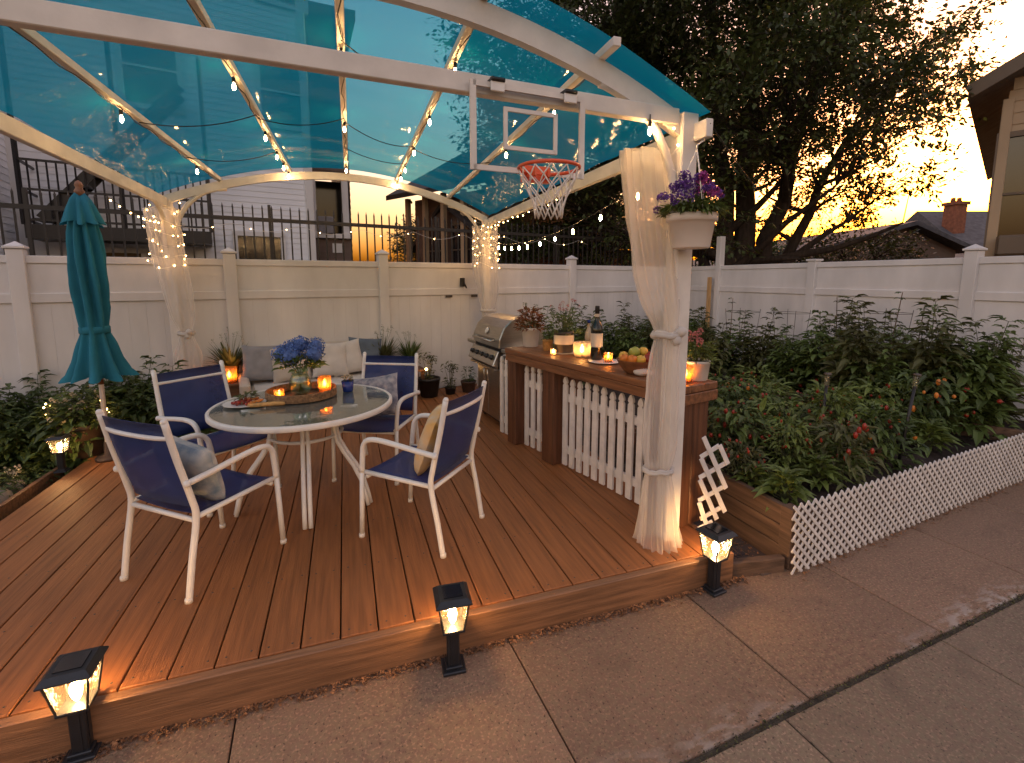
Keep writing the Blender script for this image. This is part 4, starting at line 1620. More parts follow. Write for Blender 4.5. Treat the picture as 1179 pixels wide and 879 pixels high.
def gl_sprig(c):
    b = MB(); es = stalks(b, c, 7, .05, .38, .003, 0, 5, lean=.25)
    for e in es:
        leafy(b, e - V3((0, 0, .14)), 12, .035, .15, (.03, .055), .5, 0, 3)
    leafy(b, c, 60, .1, .14, (.03, .06), .5, 0, 8)
    return [('foliage', b, M['leaf_olive'])]


dp = potted('potted_plant', 'dark square-shouldered pot with a thin sprig by the fence gate', V3((-1.13, 6.38, DZ)), .11, .155, .26, 'black_metal', gl_sprig)
t = thing('fairy_lights', 'single glowing fairy light on the sprig in the dark pot', 'string lights', (-1.14, 6.27, DZ + .36))
b = MB(); b.ball((-1.14, 6.25, DZ + .40), .016, 8, 6); b.build('bulb', M['fairy'], t)
b = MB(); b.tube([(-1.14, 6.30, DZ + .27), (-1.14, 6.255, DZ + .40)], .002, 4); b.build('cable', M['cable'], t)


def gl_small(c):
    b = MB(); leafy(b, c, 70, .09, .22, (.03, .06), .45, 0, 15); spiky(b, c, 14, .2, .6, .01, 0, 4)
    return [('foliage', b, M['leaf_dark'])]


potted('potted_plant', 'small dark leafy plant tucked between grill and fence gate', V3((-.62, 6.65, DZ)), .08, .11, .16, 'terracotta', gl_small)
potted('potted_plant', 'little dark shrub on the deck next to the gate seam', V3((-.86, 6.52, DZ)), .06, .08, .10, 'black_metal', gl_sprig)

# ================================================================ THINGS ON THE TABLE
tz = DZ + TZ + .001
tr = V3((-1.575, 3.50, tz))
tray = thing('wicker_tray', 'round woven wicker tray holding vase and candles on the glass table', 'tray', tuple(tr))
b = MB()
b.lathe([(0, .002), (.225, .002), (.238, .006)], n=48, capb=False)
b.build('base', M['wicker'], tray, local=True)
b = MB()
for k in range(6):
    n = 56
    b.tube([V3((math.cos(2 * PI * i / n) * (.240 + .003 * math.sin(i * PI + k * PI)), math.sin(2 * PI * i / n) * (.240 + .003 * math.sin(i * PI + k * PI)), .010 + k * .0095)) for i in range(n)], .0062, 6, closed=True)
b.build('woven_rim', M['wicker'], tray, local=True)
vp = V3((-1.60, 3.54, tz + .006))
vase = thing('vase_of_hydrangeas', 'clear glass vase of blue hydrangeas in the wicker tray', 'vase', tuple(vp))
b = MB()
b.lathe([(.048, 0), (.056, .006), (.078, .045), (.082, .085), (.070, .13), (.056, .16), (.062, .185), (.066, .195), (.062, .195), (.052, .16), (.066, .13), (.077, .085), (.072, .045), (.05, .012), (0, .01)], n=28, capt=False)
b.build('glass_vase', M['water'], vase, local=True)
b = MB()
heads = [(-.135, .01, .305, .072), (-.020, -.085, .300, .074), (.125, -.02, .315, .074), (.005, .03, .375, .066), (-.085, .07, .345, .068), (.095, .09, .355, .068)]
for (x, y, z, r) in heads:
    b.tube([(x * .12, y * .12, .02), (-x * .1, -y * .1, .10), (x * .25, y * .25, .19), (x * .8, y * .8, z - .04)], .0036, 5)
leafy(b, V3((0, 0, .20)), 110, .15, .10, (.06, .10), .55, 0, 44, .3)
b.build('stems', M['leaf_mid'], vase, local=True)
for (x, y, z, r) in heads:
    b = MB()
    b.ball((x, y, z), r * .74, 10, 7)
    floret(b, V3((x, y, z)), r, 190, 0, .016)
    b.build('flower_head', M['hydrangea'], vase, local=True)
candle_glass('amber candle lantern glass in the wicker tray beside the vase', V3((-1.425, 3.56, tz + .006)), .048, .135, 'amber_glass', .42, 1.3)
candle_glass('low clear tealight glass in the wicker tray opposite the lantern', V3((-1.715, 3.44, tz + .006)), .036, .06, 'amber_glass', .3, .8)
mug = thing('blue_mug', 'deep blue cup with a little white sprig beside the wicker tray', 'cup', (-1.285, 3.66, tz))
b = MB(); b.lathe([(.034, 0), (.038, .004), (.047, .085), (.043, .085), (.036, .01), (0, .01)], n=24, capt=False); b.build('cup', M['blue_glaze'], mug, local=True)
b = MB(); leafy(b, V3((0, 0, .07)), 26, .03, .05, (.02, .045), .5, 0, 12); b.build('sprig', M['leaf_olive'], mug, local=True)
b = MB()
for k in range(6):
    floret(b, V3((rnd.uniform(-.03, .03), rnd.uniform(-.03, .03), .10 + rnd.uniform(0, .03))), .011, 10, 0, .010)
b.build('flowers', M['white_petal'], mug, local=True)
pl = V3((-1.87, 3.26, tz))
plate = thing('serving_plate', 'white plate of fruit and cured meat on the glass table', 'plate of food', tuple(pl))
b = MB(); b.lathe([(.06, 0), (.075, .004), (.135, .014), (.138, .017), (.13, .016), (.07, .008), (0, .008)], n=36); b.build('plate', M['china'], plate, local=True)
b = MB()
for k in range(46):
    a = rnd.uniform(0, 6.28); r = .085 * math.sqrt(rnd.random())
    b.ball((math.cos(a) * r, math.sin(a) * r + .01, .018 + .035 * (1 - r / .09) * rnd.random()), rnd.uniform(.008, .014), 7, 5)
b.build('grapes', M['red_fruit'], plate, local=True)
b = MB()
leafy(b, V3((0, .02, .03)), 34, .07, .04, (.03, .05), .6, 0, 71)
b.build('herb_leaves', M['leaf_olive'], plate, local=True)
b = MB()
for k in range(12):
    a = rnd.uniform(-.6, 1.6); r = rnd.uniform(.07, .11)
    b.box((math.cos(a) * r, math.sin(a) * r - .02, .022 + rnd.uniform(0, .012)), (.034, .026, .010), rnd.uniform(0, 3), bev=.003)
b.build('snack_pieces', M['orange_fruit'], plate, local=True)
brd = thing('bread_slice', 'golden flat breadstick lying on the plate edge', 'bread', (-1.70, 3.19, tz + .016))
b = MB()
b.tube(smooth_path([(-.10, -.02, .0), (-.03, -.018, .006), (.05, .004, .008), (.13, .03, .004)]), [.010, .012, .014, .015, .016, .016, .016, .016, .016, .016, .015, .014, .011][:13], 8)
b.build('crust', M['bread'], brd, local=True)

# ================================================================ BAR COUNTER
CT = 1.12
cNL, cNR = G(782, 448, CT), G(844, 443.6, CT)
cFLt = G(581, 400.6, CT)
cd = (cFLt - cNL); cd.z = 0; CLEN = cd.length; cd /= CLEN          # runs away from the camera
cn = V3((cd.y, -cd.x, 0)); cn = cn if cn.x > 0 else -cn               # towards the planting bed
ca = math.atan2(cd.y, cd.x)
bar = thing('bar_counter', 'long brown timber bar counter on square legs along the deck edge', 'bar counter', (cNL.x, cNL.y, DZ), ca)
sgn = 1 if cn.dot(V3((-math.sin(ca), math.cos(ca), 0))) > 0 else -1


def cl(x, y, z):          # counter coordinates: x away from the near end, y towards the bed
    return (x, sgn * y, z - DZ)


b = MB()
for k in range(3):
    b.box(cl(CLEN / 2 + .005, .066 + k * .131, CT - .024), (CLEN - .01, .1285, .048), bev=.005)
b.build('counter_top', M['counter'], bar, local=True)
b = MB()
b.box(cl(CLEN / 2, .022, CT - .084), (CLEN - .02, .035, .066), bev=.003)
b.build('apron', M['counter'], bar, local=True)
b = MB()
b.box(cl(.021, .195, CT - .084), (.036, .385, .066), bev=.003)
b.build('apron', M['counter'], bar, local=True)
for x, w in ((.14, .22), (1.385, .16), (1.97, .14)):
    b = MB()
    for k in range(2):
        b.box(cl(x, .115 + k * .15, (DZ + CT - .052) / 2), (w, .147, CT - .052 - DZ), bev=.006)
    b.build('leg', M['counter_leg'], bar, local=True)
b = MB()
b.box(cl(.70, .30, DZ + .40), (1.12, .03, .09), bev=.004)
b.build('stretcher', M['counter_leg'], bar, local=True)


def picket(b, x, y, zb, h, w=.053, t=.018):
    poly = [(-w / 2, 0), (w / 2, 0), (w / 2, h - .075), (w / 2 - .012, h - .062), (w / 2, h - .05), (w * .42, h - .028), (w * .2, h - .008), (0, h), (-w * .2, h - .008), (-w * .42, h - .028), (-w / 2, h - .05), (-w / 2 + .012, h - .062), (-w / 2, h - .075)]
    vs = [(x + px_, sgn * (y - t / 2), zb + pz) for px_, pz in poly] + [(x + px_, sgn * (y + t / 2), zb + pz) for px_, pz in poly]
    n_ = len(poly)
    fs = [tuple(range(n_)), tuple(range(2 * n_ - 1, n_ - 1, -1))] + [(i, n_ + i, n_ + (i + 1) % n_, (i + 1) % n_) for i in range(n_)]
    b.add(vs, fs)


def picket_panel(lab, x0, x1, n, h, y=.13):
    t = thing('picket_fence', lab, 'picket fence', (cNL.x, cNL.y, DZ), ca, 'white picket fences under the bar')
    st_ = (x1 - x0) / n
    for k in range(n):
        b = MB()
        picket(b, x0 + st_ * (k + .5), y, .012 + rnd.uniform(-.004, .004), h + rnd.uniform(-.012, .012))
        b.build('picket', M['worn_white'], t, local=True)
    for z in (.14, h - .17):
        b = MB()
        b.box(((x0 + x1) / 2, sgn * (y + .026), z), (x1 - x0, .03, .062), bev=.003)
        b.build('rail', M['worn_white'], t, local=True)


picket_panel('long peeling white picket fence between the two thick bar legs', .27, 1.295, 11, .765)
picket_panel('two white pickets between the far pair of bar legs', 1.47, 1.885, 4, .78)
picket_panel('narrow white picket piece between grill and farthest bar leg', 2.06, 2.34, 3, .80)

# ---- items on the bar
zc = CT + .001


def onbar(px, py):
    p = G(px, py, CT); p.z = zc
    return p


def gl_rusty(c):
    b = MB(); leafy(b, c, 260, .14, .19, (.035, .065), .45, 0, 51, 1.1)
    b2 = MB(); leafy(b2, c, 80, .10, .07, (.03, .05), .5, 0, 52, .6)
    b3 = MB(); es = stalks(b3, c, 6, .05, .25, .003, 0, 53, lean=.3)
    for e in es:
        leafy(b3, e - V3((0, 0, .05)), 10, .012, .06, (.014, .026), .5, 0, 7)
    return [('foliage', b2, M['leaf_olive']), ('flowers', b, M['rust_leaf']), ('flower_stalks', b3, M['leaf_dark'])]


potted('potted_plant', 'rust coloured plant in a pale pot at the grill end of the bar', onbar(611, 399), .068, .09, .185, 'white_pot', gl_rusty)


def gl_pinkdots(c):
    b = MB(); leafy(b, c, 230, .15, .19, (.03, .06), .38, 0, 61, 1.0)
    b2 = MB(); es = stalks(b2, c, 14, .08, .28, .002, 0, 62, lean=.45)
    b3 = MB()
    for e in es:
        floret(b3, e, .010, 10, 0, .010)
    return [('foliage', b, M['leaf_mid']), ('flower_stalks', b2, M['stem']), ('flowers', b3, M['pink'])]


jp = onbar(649, 407)
potted('potted_plant', 'bushy plant with tiny pink flowers in a labelled pot on the bar', jp + V3((0, 0, .012)), .078, .088, .185, 'dark_steel', gl_pinkdots)
lbl = [o for o in bpy.data.objects if o.name.startswith('potted_plant') and 'labelled' in o.get('label', '')][0]
b = MB(); b.lathe([(.0885, .075), (.0905, .155)], n=24, capb=False, capt=False); b.build('paper_label', M['label_paper'], lbl, local=True)
t = thing('saucer', 'white saucer under the labelled plant pot on the bar', 'saucer', tuple(jp))
b = MB(); b.lathe([(.07, 0), (.11, .008), (.112, .011), (.07, .006), (0, .006)], n=28); b.build('dish', M['china'], t, local=True)


def gl_herb(c):
    b = MB(); leafy(b, c, 50, .045, .13, (.025, .05), .55, 0, 81, .9)
    return [('foliage', b, M['leaf_dark'])]


potted('potted_plant', 'little green herb in a small orange-brown jar on the bar', onbar(630.5, 403.5), .042, .05, .10, 'bread', gl_herb)
candle_glass('large frosted candle glass on the bar left of the wine bottle', onbar(670, 411), .078, .125, 'frost_glass', .3, 1.5)
candle_glass('tealight in a tiny glass beside the labelled pot', onbar(637, 409), .026, .05, 'frost_glass', .3, .8)
wp = onbar(686, 415.5)
wine = thing('wine_bottle', 'tall dark wine bottle with a cream label on the bar', 'bottle', tuple(wp))
b = MB(); b.lathe([(.044, 0), (.048, .006), (.048, .235), (.044, .265), (.025, .305), (.0175, .325), (.0165, .375)], n=24, capt=False); b.build('bottle', M['wine_glass_green'], wine, local=True)
b = MB(); b.lathe([(.0485, .105), (.0485, .215)], n=24, capb=False, capt=False); b.build('paper_label', M['label_paper'], wine, local=True)
b = MB(); b.lathe([(.018, .335), (.0185, .425), (.017, .432), (0, .432)], n=16); b.build('capsule', M['black_metal'], wine, local=True)
b = MB(); b.lathe([(.0182, .345), (.0186, .37)], n=16, capb=False, capt=False); b.build('neck_band', M['label_paper'], wine, local=True)
sp2 = onbar(692, 418)
t = thing('small_plate', 'flat grey plate under the bottle end candle on the bar', 'plate', tuple(sp2 + V3((.03, .02, 0))))
b = MB(); b.lathe([(.08, 0), (.125, .009), (.128, .012), (.08, .006), (0, .006)], n=32); b.build('dish', M['china'], t, local=True)
wine.location = tuple(wp + V3((0.005, .01, .008)))
candle_glass('small glowing candle glass on the plate right of the wine bottle', sp2 + V3((.055, -.005, .010)), .036, .07, 'amber_glass', .35, 1.0)
# water bottle behind
t = thing('glass_bottle', 'clear bluish glass bottle standing behind the frosted candle', 'bottle', tuple(onbar(671, 403) + V3((.06, .05, 0))))
b = MB(); b.lathe([(.034, 0), (.036, .006), (.036, .15), (.014, .20), (.012, .26), (.014, .262), (0, .262)], n=18); b.build('bottle', M['frost_glass'], t, local=True)
b = MB(); b.lathe([(.015, .245), (.015, .275), (0, .275)], n=12); b.build('cap', M['blue_glaze'], t, local=True)
# fruit bowl and every fruit
bp_ = onbar(731, 430)
bowl = thing('fruit_bowl', 'brown wooden bowl heaped with fruit on the bar', 'bowl', tuple(bp_))
b = MB(); b.lathe([(.06, 0), (.066, .006), (.105, .05), (.128, .095), (.132, .10), (.124, .098), (.10, .052), (.055, .014), (0, .012)], n=32); b.build('bowl_body', M['wood_warm'], bowl, local=True)
fr_list = [(-.085, -.035, .108, .034, 'orange_fruit', 'orange fruit at the outer left of the fruit bowl', 'orange'), (-.04, -.075, .108, .035, 'orange_fruit', 'orange fruit at the front of the bowl beside the yellow one', 'orange'),
           (.015, -.085, .108, .034, 'yellow_fruit', 'yellow green apple at the front of the fruit bowl', 'apple'), (.07, -.06, .108, .035, 'red_fruit', 'red apple at the curtain side of the fruit bowl', 'apple'),
           (-.01, -.01, .150, .040, 'green_fruit', 'big green apple on top of the heaped fruit bowl', 'apple'), (.055, .005, .150, .034, 'yellow_fruit', 'yellow fruit on top of the heap beside the green apple', 'apple'),
           (-.075, .03, .115, .035, 'yellow_fruit', 'yellow fruit at the back of the bowl nearest the bottle', 'lemon'), (.085, .0, .12, .036, 'red_fruit', 'large red apple high on the curtain side of the heap', 'apple'), (.02, .07, .12, .036, 'green_fruit', 'green apple at the back of the fruit bowl', 'apple'), (-.025, -.04, .075, .035, 'red_fruit', 'dark red apple low in the middle of the bowl', 'apple')]
for (x, y, z, r, mt, lab, nm) in fr_list:
    b = MB()
    b.lathe([(.001, -r * .82), (r * .5, -r * .86), (r * .88, -r * .5), (r, 0), (r * .9, r * .5), (r * .55, r * .84), (r * .2, r * .86), (.001, r * .72)], n=16)
    o = b.build(nm, M[mt])
    o.location = bp_ + V3((x, y, z)); o.rotation_euler = (rnd.uniform(-.5, .5), rnd.uniform(-.5, .5), 0)
    tag(o, lab, 'fruit', 'fruit in the bowl')
    b = MB(); b.tube([(0, 0, r * .7), (.002, 0, r * 1.0)], .0016, 4); b.build('stalk', M['woody'], o, local=True)
npk = onbar(739, 433)
t = MB()
t.ball((0, 0, .026), .052, 16, 10, sc=(1.1, .75, .52), jit=.07)
t.ball((.05, .0, .022), .034, 12, 8, sc=(1.2, .7, .5), jit=.1)
o = t.build('linen_napkin', M['pale_linen']); o.location = npk
tag(o, 'crumpled white linen napkin in front of the fruit bowl', 'napkin')


def gl_near(c):
    b = MB(); leafy(b, c, 300, .12, .12, (.03, .055), .36, 0, 91, 1.2)
    b2 = MB(); es = stalks(b2, c, 16, .09, .19, .0022, 0, 92, lean=.3)
    b3 = MB()
    for e in es:
        if e.x < .06:
            floret(b3, e, .015, 16, 0, .015)
    return [('foliage', b, M['leaf_bright']), ('flower_stalks', b2, M['stem']), ('flowers', b3, M['pink'])]


potted('potted_plant', 'green plant with pink blooms in a pale pot at the curtain end of the bar', onbar(801, 437), .068, .088, .13, 'white_pot', gl_near)
candle_glass('bright amber candle glass in front of the pink flower pot', onbar(789, 440), .042, .105, 'amber_glass', .3, 1.25)

# ================================================================ GRILL
gr = thing('gas_grill', 'stainless steel gas grill with domed lid at the end of the bar', 'grill', (-.05, 5.33, DZ), R(-65))
W, Dp = .74, .54
b = MB(); b.box((0, .02, .36), (W - .06, Dp - .06, .62), bev=.008); b.build('cabinet', M['dark_steel'], gr, local=True)
for sx in (-1, 1):
    b = MB(); b.box((sx * (W - .08) / 4, -Dp / 2 + .045, .36), ((W - .10) / 2 - .006, .02, .56), bev=.006)
    dd = b.build('door', M['steel'], gr, local=True)
    b = MB(); b.tube([(sx * .05, -Dp / 2 + .015, .45), (sx * .05, -Dp / 2 + .005, .45), (sx * .05, -Dp / 2 + .005, .60), (sx * .05, -Dp / 2 + .015, .60)], .008, 6)
    b.build('handle', M['steel'], dd, local=True)
b = MB()       # control panel, sloped
T = Matrix.Translation((0, -Dp / 2 - .005, .76)) @ Matrix.Rotation(R(-24), 4, 'X')
b.box((0, 0, 0), (W, .07, .17), M=T, bev=.008)
pn = b.build('control_panel', M['steel'], gr, local=True)
for k in range(5):
    b = MB()
    Tk = T @ Matrix.Translation((-.28 + k * .14, -.035, .0)) @ Matrix.Rotation(R(90), 4, 'X')
    b.lathe([(.026, 0), (.028, .006), (.022, .012), (.019, .034), (0, .036)], n=16, M=Tk)
    b.build('knob', M['black_metal'], pn, local=True)
b = MB(); b.box((0, 0.02, .845), (W, Dp - .02, .06), bev=.006); b.build('firebox', M['black_metal'], gr, local=True)
b = MB(); b.box((0, -Dp / 2 - .02, .655), (W - .02, .05, .03), bev=.006); b.build('drip_rail', M['steel'], gr, local=True)
prof = [(-.27, .88), (-.265, .97), (-.215, 1.085), (-.13, 1.165), (-.03, 1.19), (.10, 1.185), (.20, 1.14), (.25, 1.05), (.26, .88)]
b = MB()
n_ = len(prof)
vs = [(-W / 2, y, z) for y, z in prof] + [(W / 2, y, z) for y, z in prof]
fs = [(i, i + 1, n_ + i + 1, n_ + i) for i in range(n_ - 1)]
b.add(vs, fs, 0, False)
inn = [(y * .9, .88 + (z - .88) * .93) for y, z in prof]
for sx in (-1, 1):
    x1 = sx * W / 2
    vs = [(x1, y, z) for y, z in prof]
    b.add(vs, [tuple(range(n_))], 0, False)
    x2 = sx * (W / 2 + .012)
    vs = [(x1, y, z) for y, z in prof] + [(x2, y * .97, .88 + (z - .88) * .97) for y, z in prof]
    b.add(vs, [(i, i + 1, n_ + i + 1, n_ + i) for i in range(n_ - 1)] + [tuple(n_ + i for i in range(n_))], 0, False)
lid = b.build('lid', M['steel'], gr, local=True)
b = MB()
b.tube([(-.27, -.31, .945), (.27, -.31, .945)], .013, 10)
for sx in (-1, 1):
    b.tube([(sx * .25, -.31, .945), (sx * .25, -.262, .95)], .010, 8)
b.build('handle', M['steel'], lid, local=True)
b = MB(); Tk = Matrix.Translation((0, -.243, 1.03)) @ Matrix.Rotation(R(66), 4, 'X'); b.lathe([(.034, 0), (.034, .012), (.028, .016), (0, .016)], n=20, M=Tk); b.build('thermometer', M['white_metal'], lid, local=True)
b = MB(); b.box((W / 2 + .14, -.03, .855), (.26, .44, .045), bev=.008); b.build('side_shelf', M['steel'], gr, local=True)
b = MB(); b.box((-W / 2 - .14, -.03, .855), (.26, .44, .045), bev=.008); b.build('side_shelf', M['steel'], gr, local=True)
for sx in (-1, 1):
    for sy in (-1, 1):
        b = MB(); Tk = Matrix.Translation((sx * .28, .02 + sy * .18, .03)) @ Matrix.Rotation(R(90), 4, 'Y'); b.lathe([(.028, -.012), (.03, -.01), (.03, .01), (.028, .012)], n=14, M=Tk); b.build('caster', M['black_metal'], gr, local=True)

# ================================================================ PATH LANTERNS
lan = thing('path_lantern', 'x', 'lantern', (0, 0, 0), 0, 'black solar path lanterns')
b = MB(); b.box((0, 0, .008), (.105, .105, .016), bev=.004); b.box((0, 0, .022), (.075, .075, .014), bev=.004); b.build('base', M['lantern'], lan, local=True)
b = MB(); b.box((0, 0, .113), (.052, .052, .176), bev=.004)
for sx in (-1, 1):
    b.box((sx * .0265, 0, .113), (.004, .022, .166)); b.box((0, sx * .0265, .113), (.022, .004, .166))
b.build('post', M['lantern'], lan, local=True)
b = MB(); b.box((0, 0, .207), (.1, .1, .013), bev=.003); b.build('tray', M['lantern'], lan, local=True)
z0, z1, w0, w1 = .214, .350, .046, .066
for sx in (-1, 1):
    for sy in (-1, 1):
        b = MB()
        b.bar((sx * w0, sy * w0, z0), (sx * w1, sy * w1, z1), .007, .007)
        b.build('corner_bar', M['lantern'], lan, local=True)
for k in range(4):
    a = k * PI / 2
    T = Matrix.Rotation(a, 4, 'Z')
    b = MB()
    m0, m1 = w0 - .004, w1 - .004
    b.add([(-m0, -w0 + .001, z0), (m0, -w0 + .001, z0), (m1, -w1 + .001, z1), (-m1, -w1 + .001, z1)], [(0, 1, 2, 3)], M=T)
    b.build('glass_pane', M['lamp_glass'], lan, local=True)
b = MB()
rw = .080
b.box((0, 0, .354), (rw * 2, rw * 2, .008), bev=.002)
vs = [(-rw * .98, -rw * .98, .3575), (rw * .98, -rw * .98, .3575), (rw * .98, rw * .98, .3575), (-rw * .98, rw * .98, .3575), (-.060, -.060, .376), (.060, -.060, .376), (.060, .060, .376), (-.060, .060, .376)]
b.add(vs, [(0, 1, 5, 4), (1, 2, 6, 5), (2, 3, 7, 6), (3, 0, 4, 7), (4, 5, 6, 7)])
rf = b.build('roof', M['lantern'], lan, local=True)
b = MB(); b.box((0, 0, .378), (.085, .085, .004)); b.build('solar_panel', M['dark_glass'], rf, local=True)
b = MB(); b.lathe([(.006, .222), (.015, .240), (.020, .265), (.016, .288), (.004, .302), (.0005, .302)], n=14); b.build('bulb', M['lamp_core'], lan, local=True)
for p, rz, sc, lab in ((G(97, 866), AX + R(2), 1.0, 'lit black lantern nearest the camera at the fascia by the dark chair side'), (G(522, 768), AX - R(4), 1.0, 'lit black lantern at the middle of the deck fascia'), (G(821, 680), AX + R(8), 1.0, 'lit black lantern at the deck corner beside curtain and lattice'), (G(72, 543, DZ), AX, .82, 'lit black lantern on the deck by the umbrella and flower pot')):
    place(lan, tuple(p), rz, sc, lab)
# ================================================================ RAISED BEDS
SZ = .30
bA, bB_ = V3((1.690, 2.735, 0)), V3((1.05, 4.60, 0))
bdir = (bB_ - bA).normalized()
bed = thing('raised_bed', 'weathered timber raised vegetable bed with its corner at the white lattice', 'raised bed', tuple(bA), math.atan2(bdir.y, bdir.x))
for k, (z0, z1) in enumerate(((.0, .125), (.130, .255), (.260, .385))):
    b = MB()
    b.bar(bA + V3((.02, .02, (z0 + z1) / 2)), bA + bdir * 5.2 + V3((.02, .02, (z0 + z1) / 2)), .042, z1 - z0, bev=.005)
    b.build('side_plank', M['bed_wood'], bed)
ld = V3((math.cos(R(25.7)), math.sin(R(25.7)), 0))
b = MB()
b.bar(bA + ld * .03 + V3((0, .045, .17)), bA + ld * 4.2 + V3((0, .045, .17)), .038, .30, bev=.005)
b.build('front_plank', M['bed_wood'], bed)
b = MB(); pp = bA + ld * .01 + V3((.02, .04, .195)); b.box(tuple(pp), (.085, .085, .39), R(20), bev=.006); b.build('corner_post', M['bed_wood'], bed)
b = MB(); pp = P0 + e1 * .22 + e2 * .035; b.bar(P0 + e1 * .02 + e2 * .0 + V3((0, 0, .04)), bA + V3((-.03, .0, .04)), .05, .11, bev=.006)
tag(b.build('timber_sleeper', M['bed_wood']), 'low dark timber sleeper closing the gap at the deck corner', 'timber')
# soil sheet
b = MB()
poly = [bA + bdir * .02 + ld * .03 + V3((0, .05, 0)), bA + ld * 4.3 + V3((0, .06, 0)), FR - fr * 1.2 + frn * .03, CORNER + frn * .03 - fr * .05, FB + fb * 1.95 + fbn * .03, bA + bdir * 5.2]
from mathutils.geometry import delaunay_2d_cdt
pts2 = []
for i in range(46):
    for j in range(46):
        x = .4 + 5.6 * i / 45; y = 2.7 + 7.2 * j / 45
        pts2.append((x + rnd.uniform(-.04, .04), y + rnd.uniform(-.04, .04)))


def inside(p, P):
    c = False
    for i in range(len(P)):
        a, d = P[i], P[i - 1]
        if (a.y > p[1]) != (d.y > p[1]) and p[0] < (d.x - a.x) * (p[1] - a.y) / (d.y - a.y) + a.x:
            c = not c
    return c


from mathutils import Vector as _V
pin = [_V(p) for p in pts2 if inside(p, poly)]
bnd = [_V((p.x, p.y)) for p in poly]
allp = bnd + pin
vv, ee, ff, _, _, _ = delaunay_2d_cdt(allp, [], [list(range(len(bnd)))], 1, 1e-5)
for v in vv:
    b.v.append((v.x, v.y, SZ + .035 * mnoise.noise((v.x * 3, v.y * 3, 0)) + rnd.uniform(-.012, .012)))
for f in ff:
    b.f.append(tuple(f)); b.m.append(0); b.sm.append(False)
struct(b.build('soil', M['soil']))
# inner bed boards
inn_ = thing('raised_bed', 'grey timber boards of the inner bed in front of the tall tomato plants', 'raised bed', (3.06, 5.2, SZ), 0)
b = MB(); b.bar(V3((2.45, 6.6, .39)), V3((3.06, 5.22, .39)), .045, .15, bev=.005); b.build('side_plank', M['bed_wood'], inn_)
b = MB(); b.bar(V3((3.04, 5.19, .385)), V3((4.9, 6.07, .385)), .045, .14, bev=.005); b.build('front_plank', M['bed_wood'], inn_)
b = MB(); b.box((3.06, 5.2, .40), (.07, .07, .22), R(20), bev=.005); b.build('corner_post', M['bed_wood'], inn_)
inn_ = thing('raised_bed', 'short timber board of the bed nearest the fence end of the lattice', 'raised bed', (4.19, 4.5, SZ), 0)
b = MB(); b.bar(V3((4.05, 4.62, .36)), V3((4.62, 4.12, .36)), .045, .13, bev=.005); b.build('side_plank', M['bed_wood'], inn_)
b = MB(); b.bar(V3((2.62, 3.58, .35)), V3((3.0, 3.75, .36)), .045, .11, bev=.005); b.build('front_plank', M['bed_wood'], inn_)

# ---------------------------------------------------------------- lattice edging


def lattice(lab, o, d, Ln, Hh, pitch, w, lean, group=None, label_mat='worn_white'):
    n = V3((d.y, -d.x, 0))
    t = thing('lattice_edging', lab, 'lattice', tuple(o), math.atan2(d.y, d.x), group)

    def P(x, z, off):
        return o + d * x + V3((0, 0, z)) + n * (off - lean * z)
    for layer, sg in ((0, 1), (1, -1)):
        b = MB()
        k = -int(Hh / pitch) - 1
        while k * pitch < Ln + Hh:
            x0 = k * pitch
            # line from (x0,0) rising with slope sg
            if sg > 0:
                a = [x0, 0]; c = [x0 + Hh, Hh]
            else:
                a = [x0 + Hh, 0]; c = [x0, Hh]
            # clip to 0..Ln
            (xa, za), (xc, zc_) = a, c
            def clip(xq, zq, xr, zr):
                if xq < 0:
                    zq = zq + (0 - xq) * (zr - zq) / (xr - xq); xq = 0
                if xq > Ln:
                    zq = zq + (Ln - xq) * (zr - zq) / (xr - xq); xq = Ln
                return xq, zq
            if max(xa, xc) > .01 and min(xa, xc) < Ln - .01:
                A_ = clip(xa, za, xc, zc_); B_ = clip(xc, zc_, xa, za)
                if abs(A_[0] - B_[0]) > .012:
                    jx, jz = (B_[0] - A_[0]), (B_[1] - A_[1])
                    q = math.hypot(jx, jz)
                    e = .006
                    p0_, p1__ = P(A_[0] - jx / q * e, A_[1] - jz / q * e, layer * .0075), P(B_[0] + jx / q * e, B_[1] + jz / q * e, layer * .0075)
                    b.bar(p0_, p1__, .0065, w, up=tuple((d * (-jz) + V3((0, 0, jx)))), bev=.0015)
                    for pp in (p0_, p1__):       # rounded ends
                        nn_ = n
                        u_ = d; v_ = V3((0, 0, 1))
                        ring = [(u_ * math.cos(2 * PI * i / 10) + v_ * math.sin(2 * PI * i / 10)) * (w * .56) for i in range(10)]
                        vs = [pp + r_ - nn_ * .0030 for r_ in ring] + [pp + r_ + nn_ * .0030 for r_ in ring]
                        b.add(vs, [tuple(range(10)), tuple(range(19, 9, -1))] + [(i, 10 + i, 10 + (i + 1) % 10, (i + 1) % 10) for i in range(10)])
            k += 1
        b.build('lattice_strips', M['worn_white'], t)
    return t


lattice('long low white lattice edging between vegetable bed and pavement', V3((1.70, 2.69, .012)), ld, 3.45, .405, .0675, .0188, .06)
# little lattice remnant at the bar end, wider mesh with a stepped edge
lo = G(800, 613, DZ) + V3((.02, -.03, 0))
lq = thing('lattice_piece', 'small broken piece of white lattice leaning on the end of the bar counter', 'lattice', tuple(lo), 0)


def LP(zx, zy, off=0.0):
    p = ONV(690 + zx / 3.38, 420 + zy / 3.38, lo, 14)
    return p + V3((.24, -.97, 0)) * off


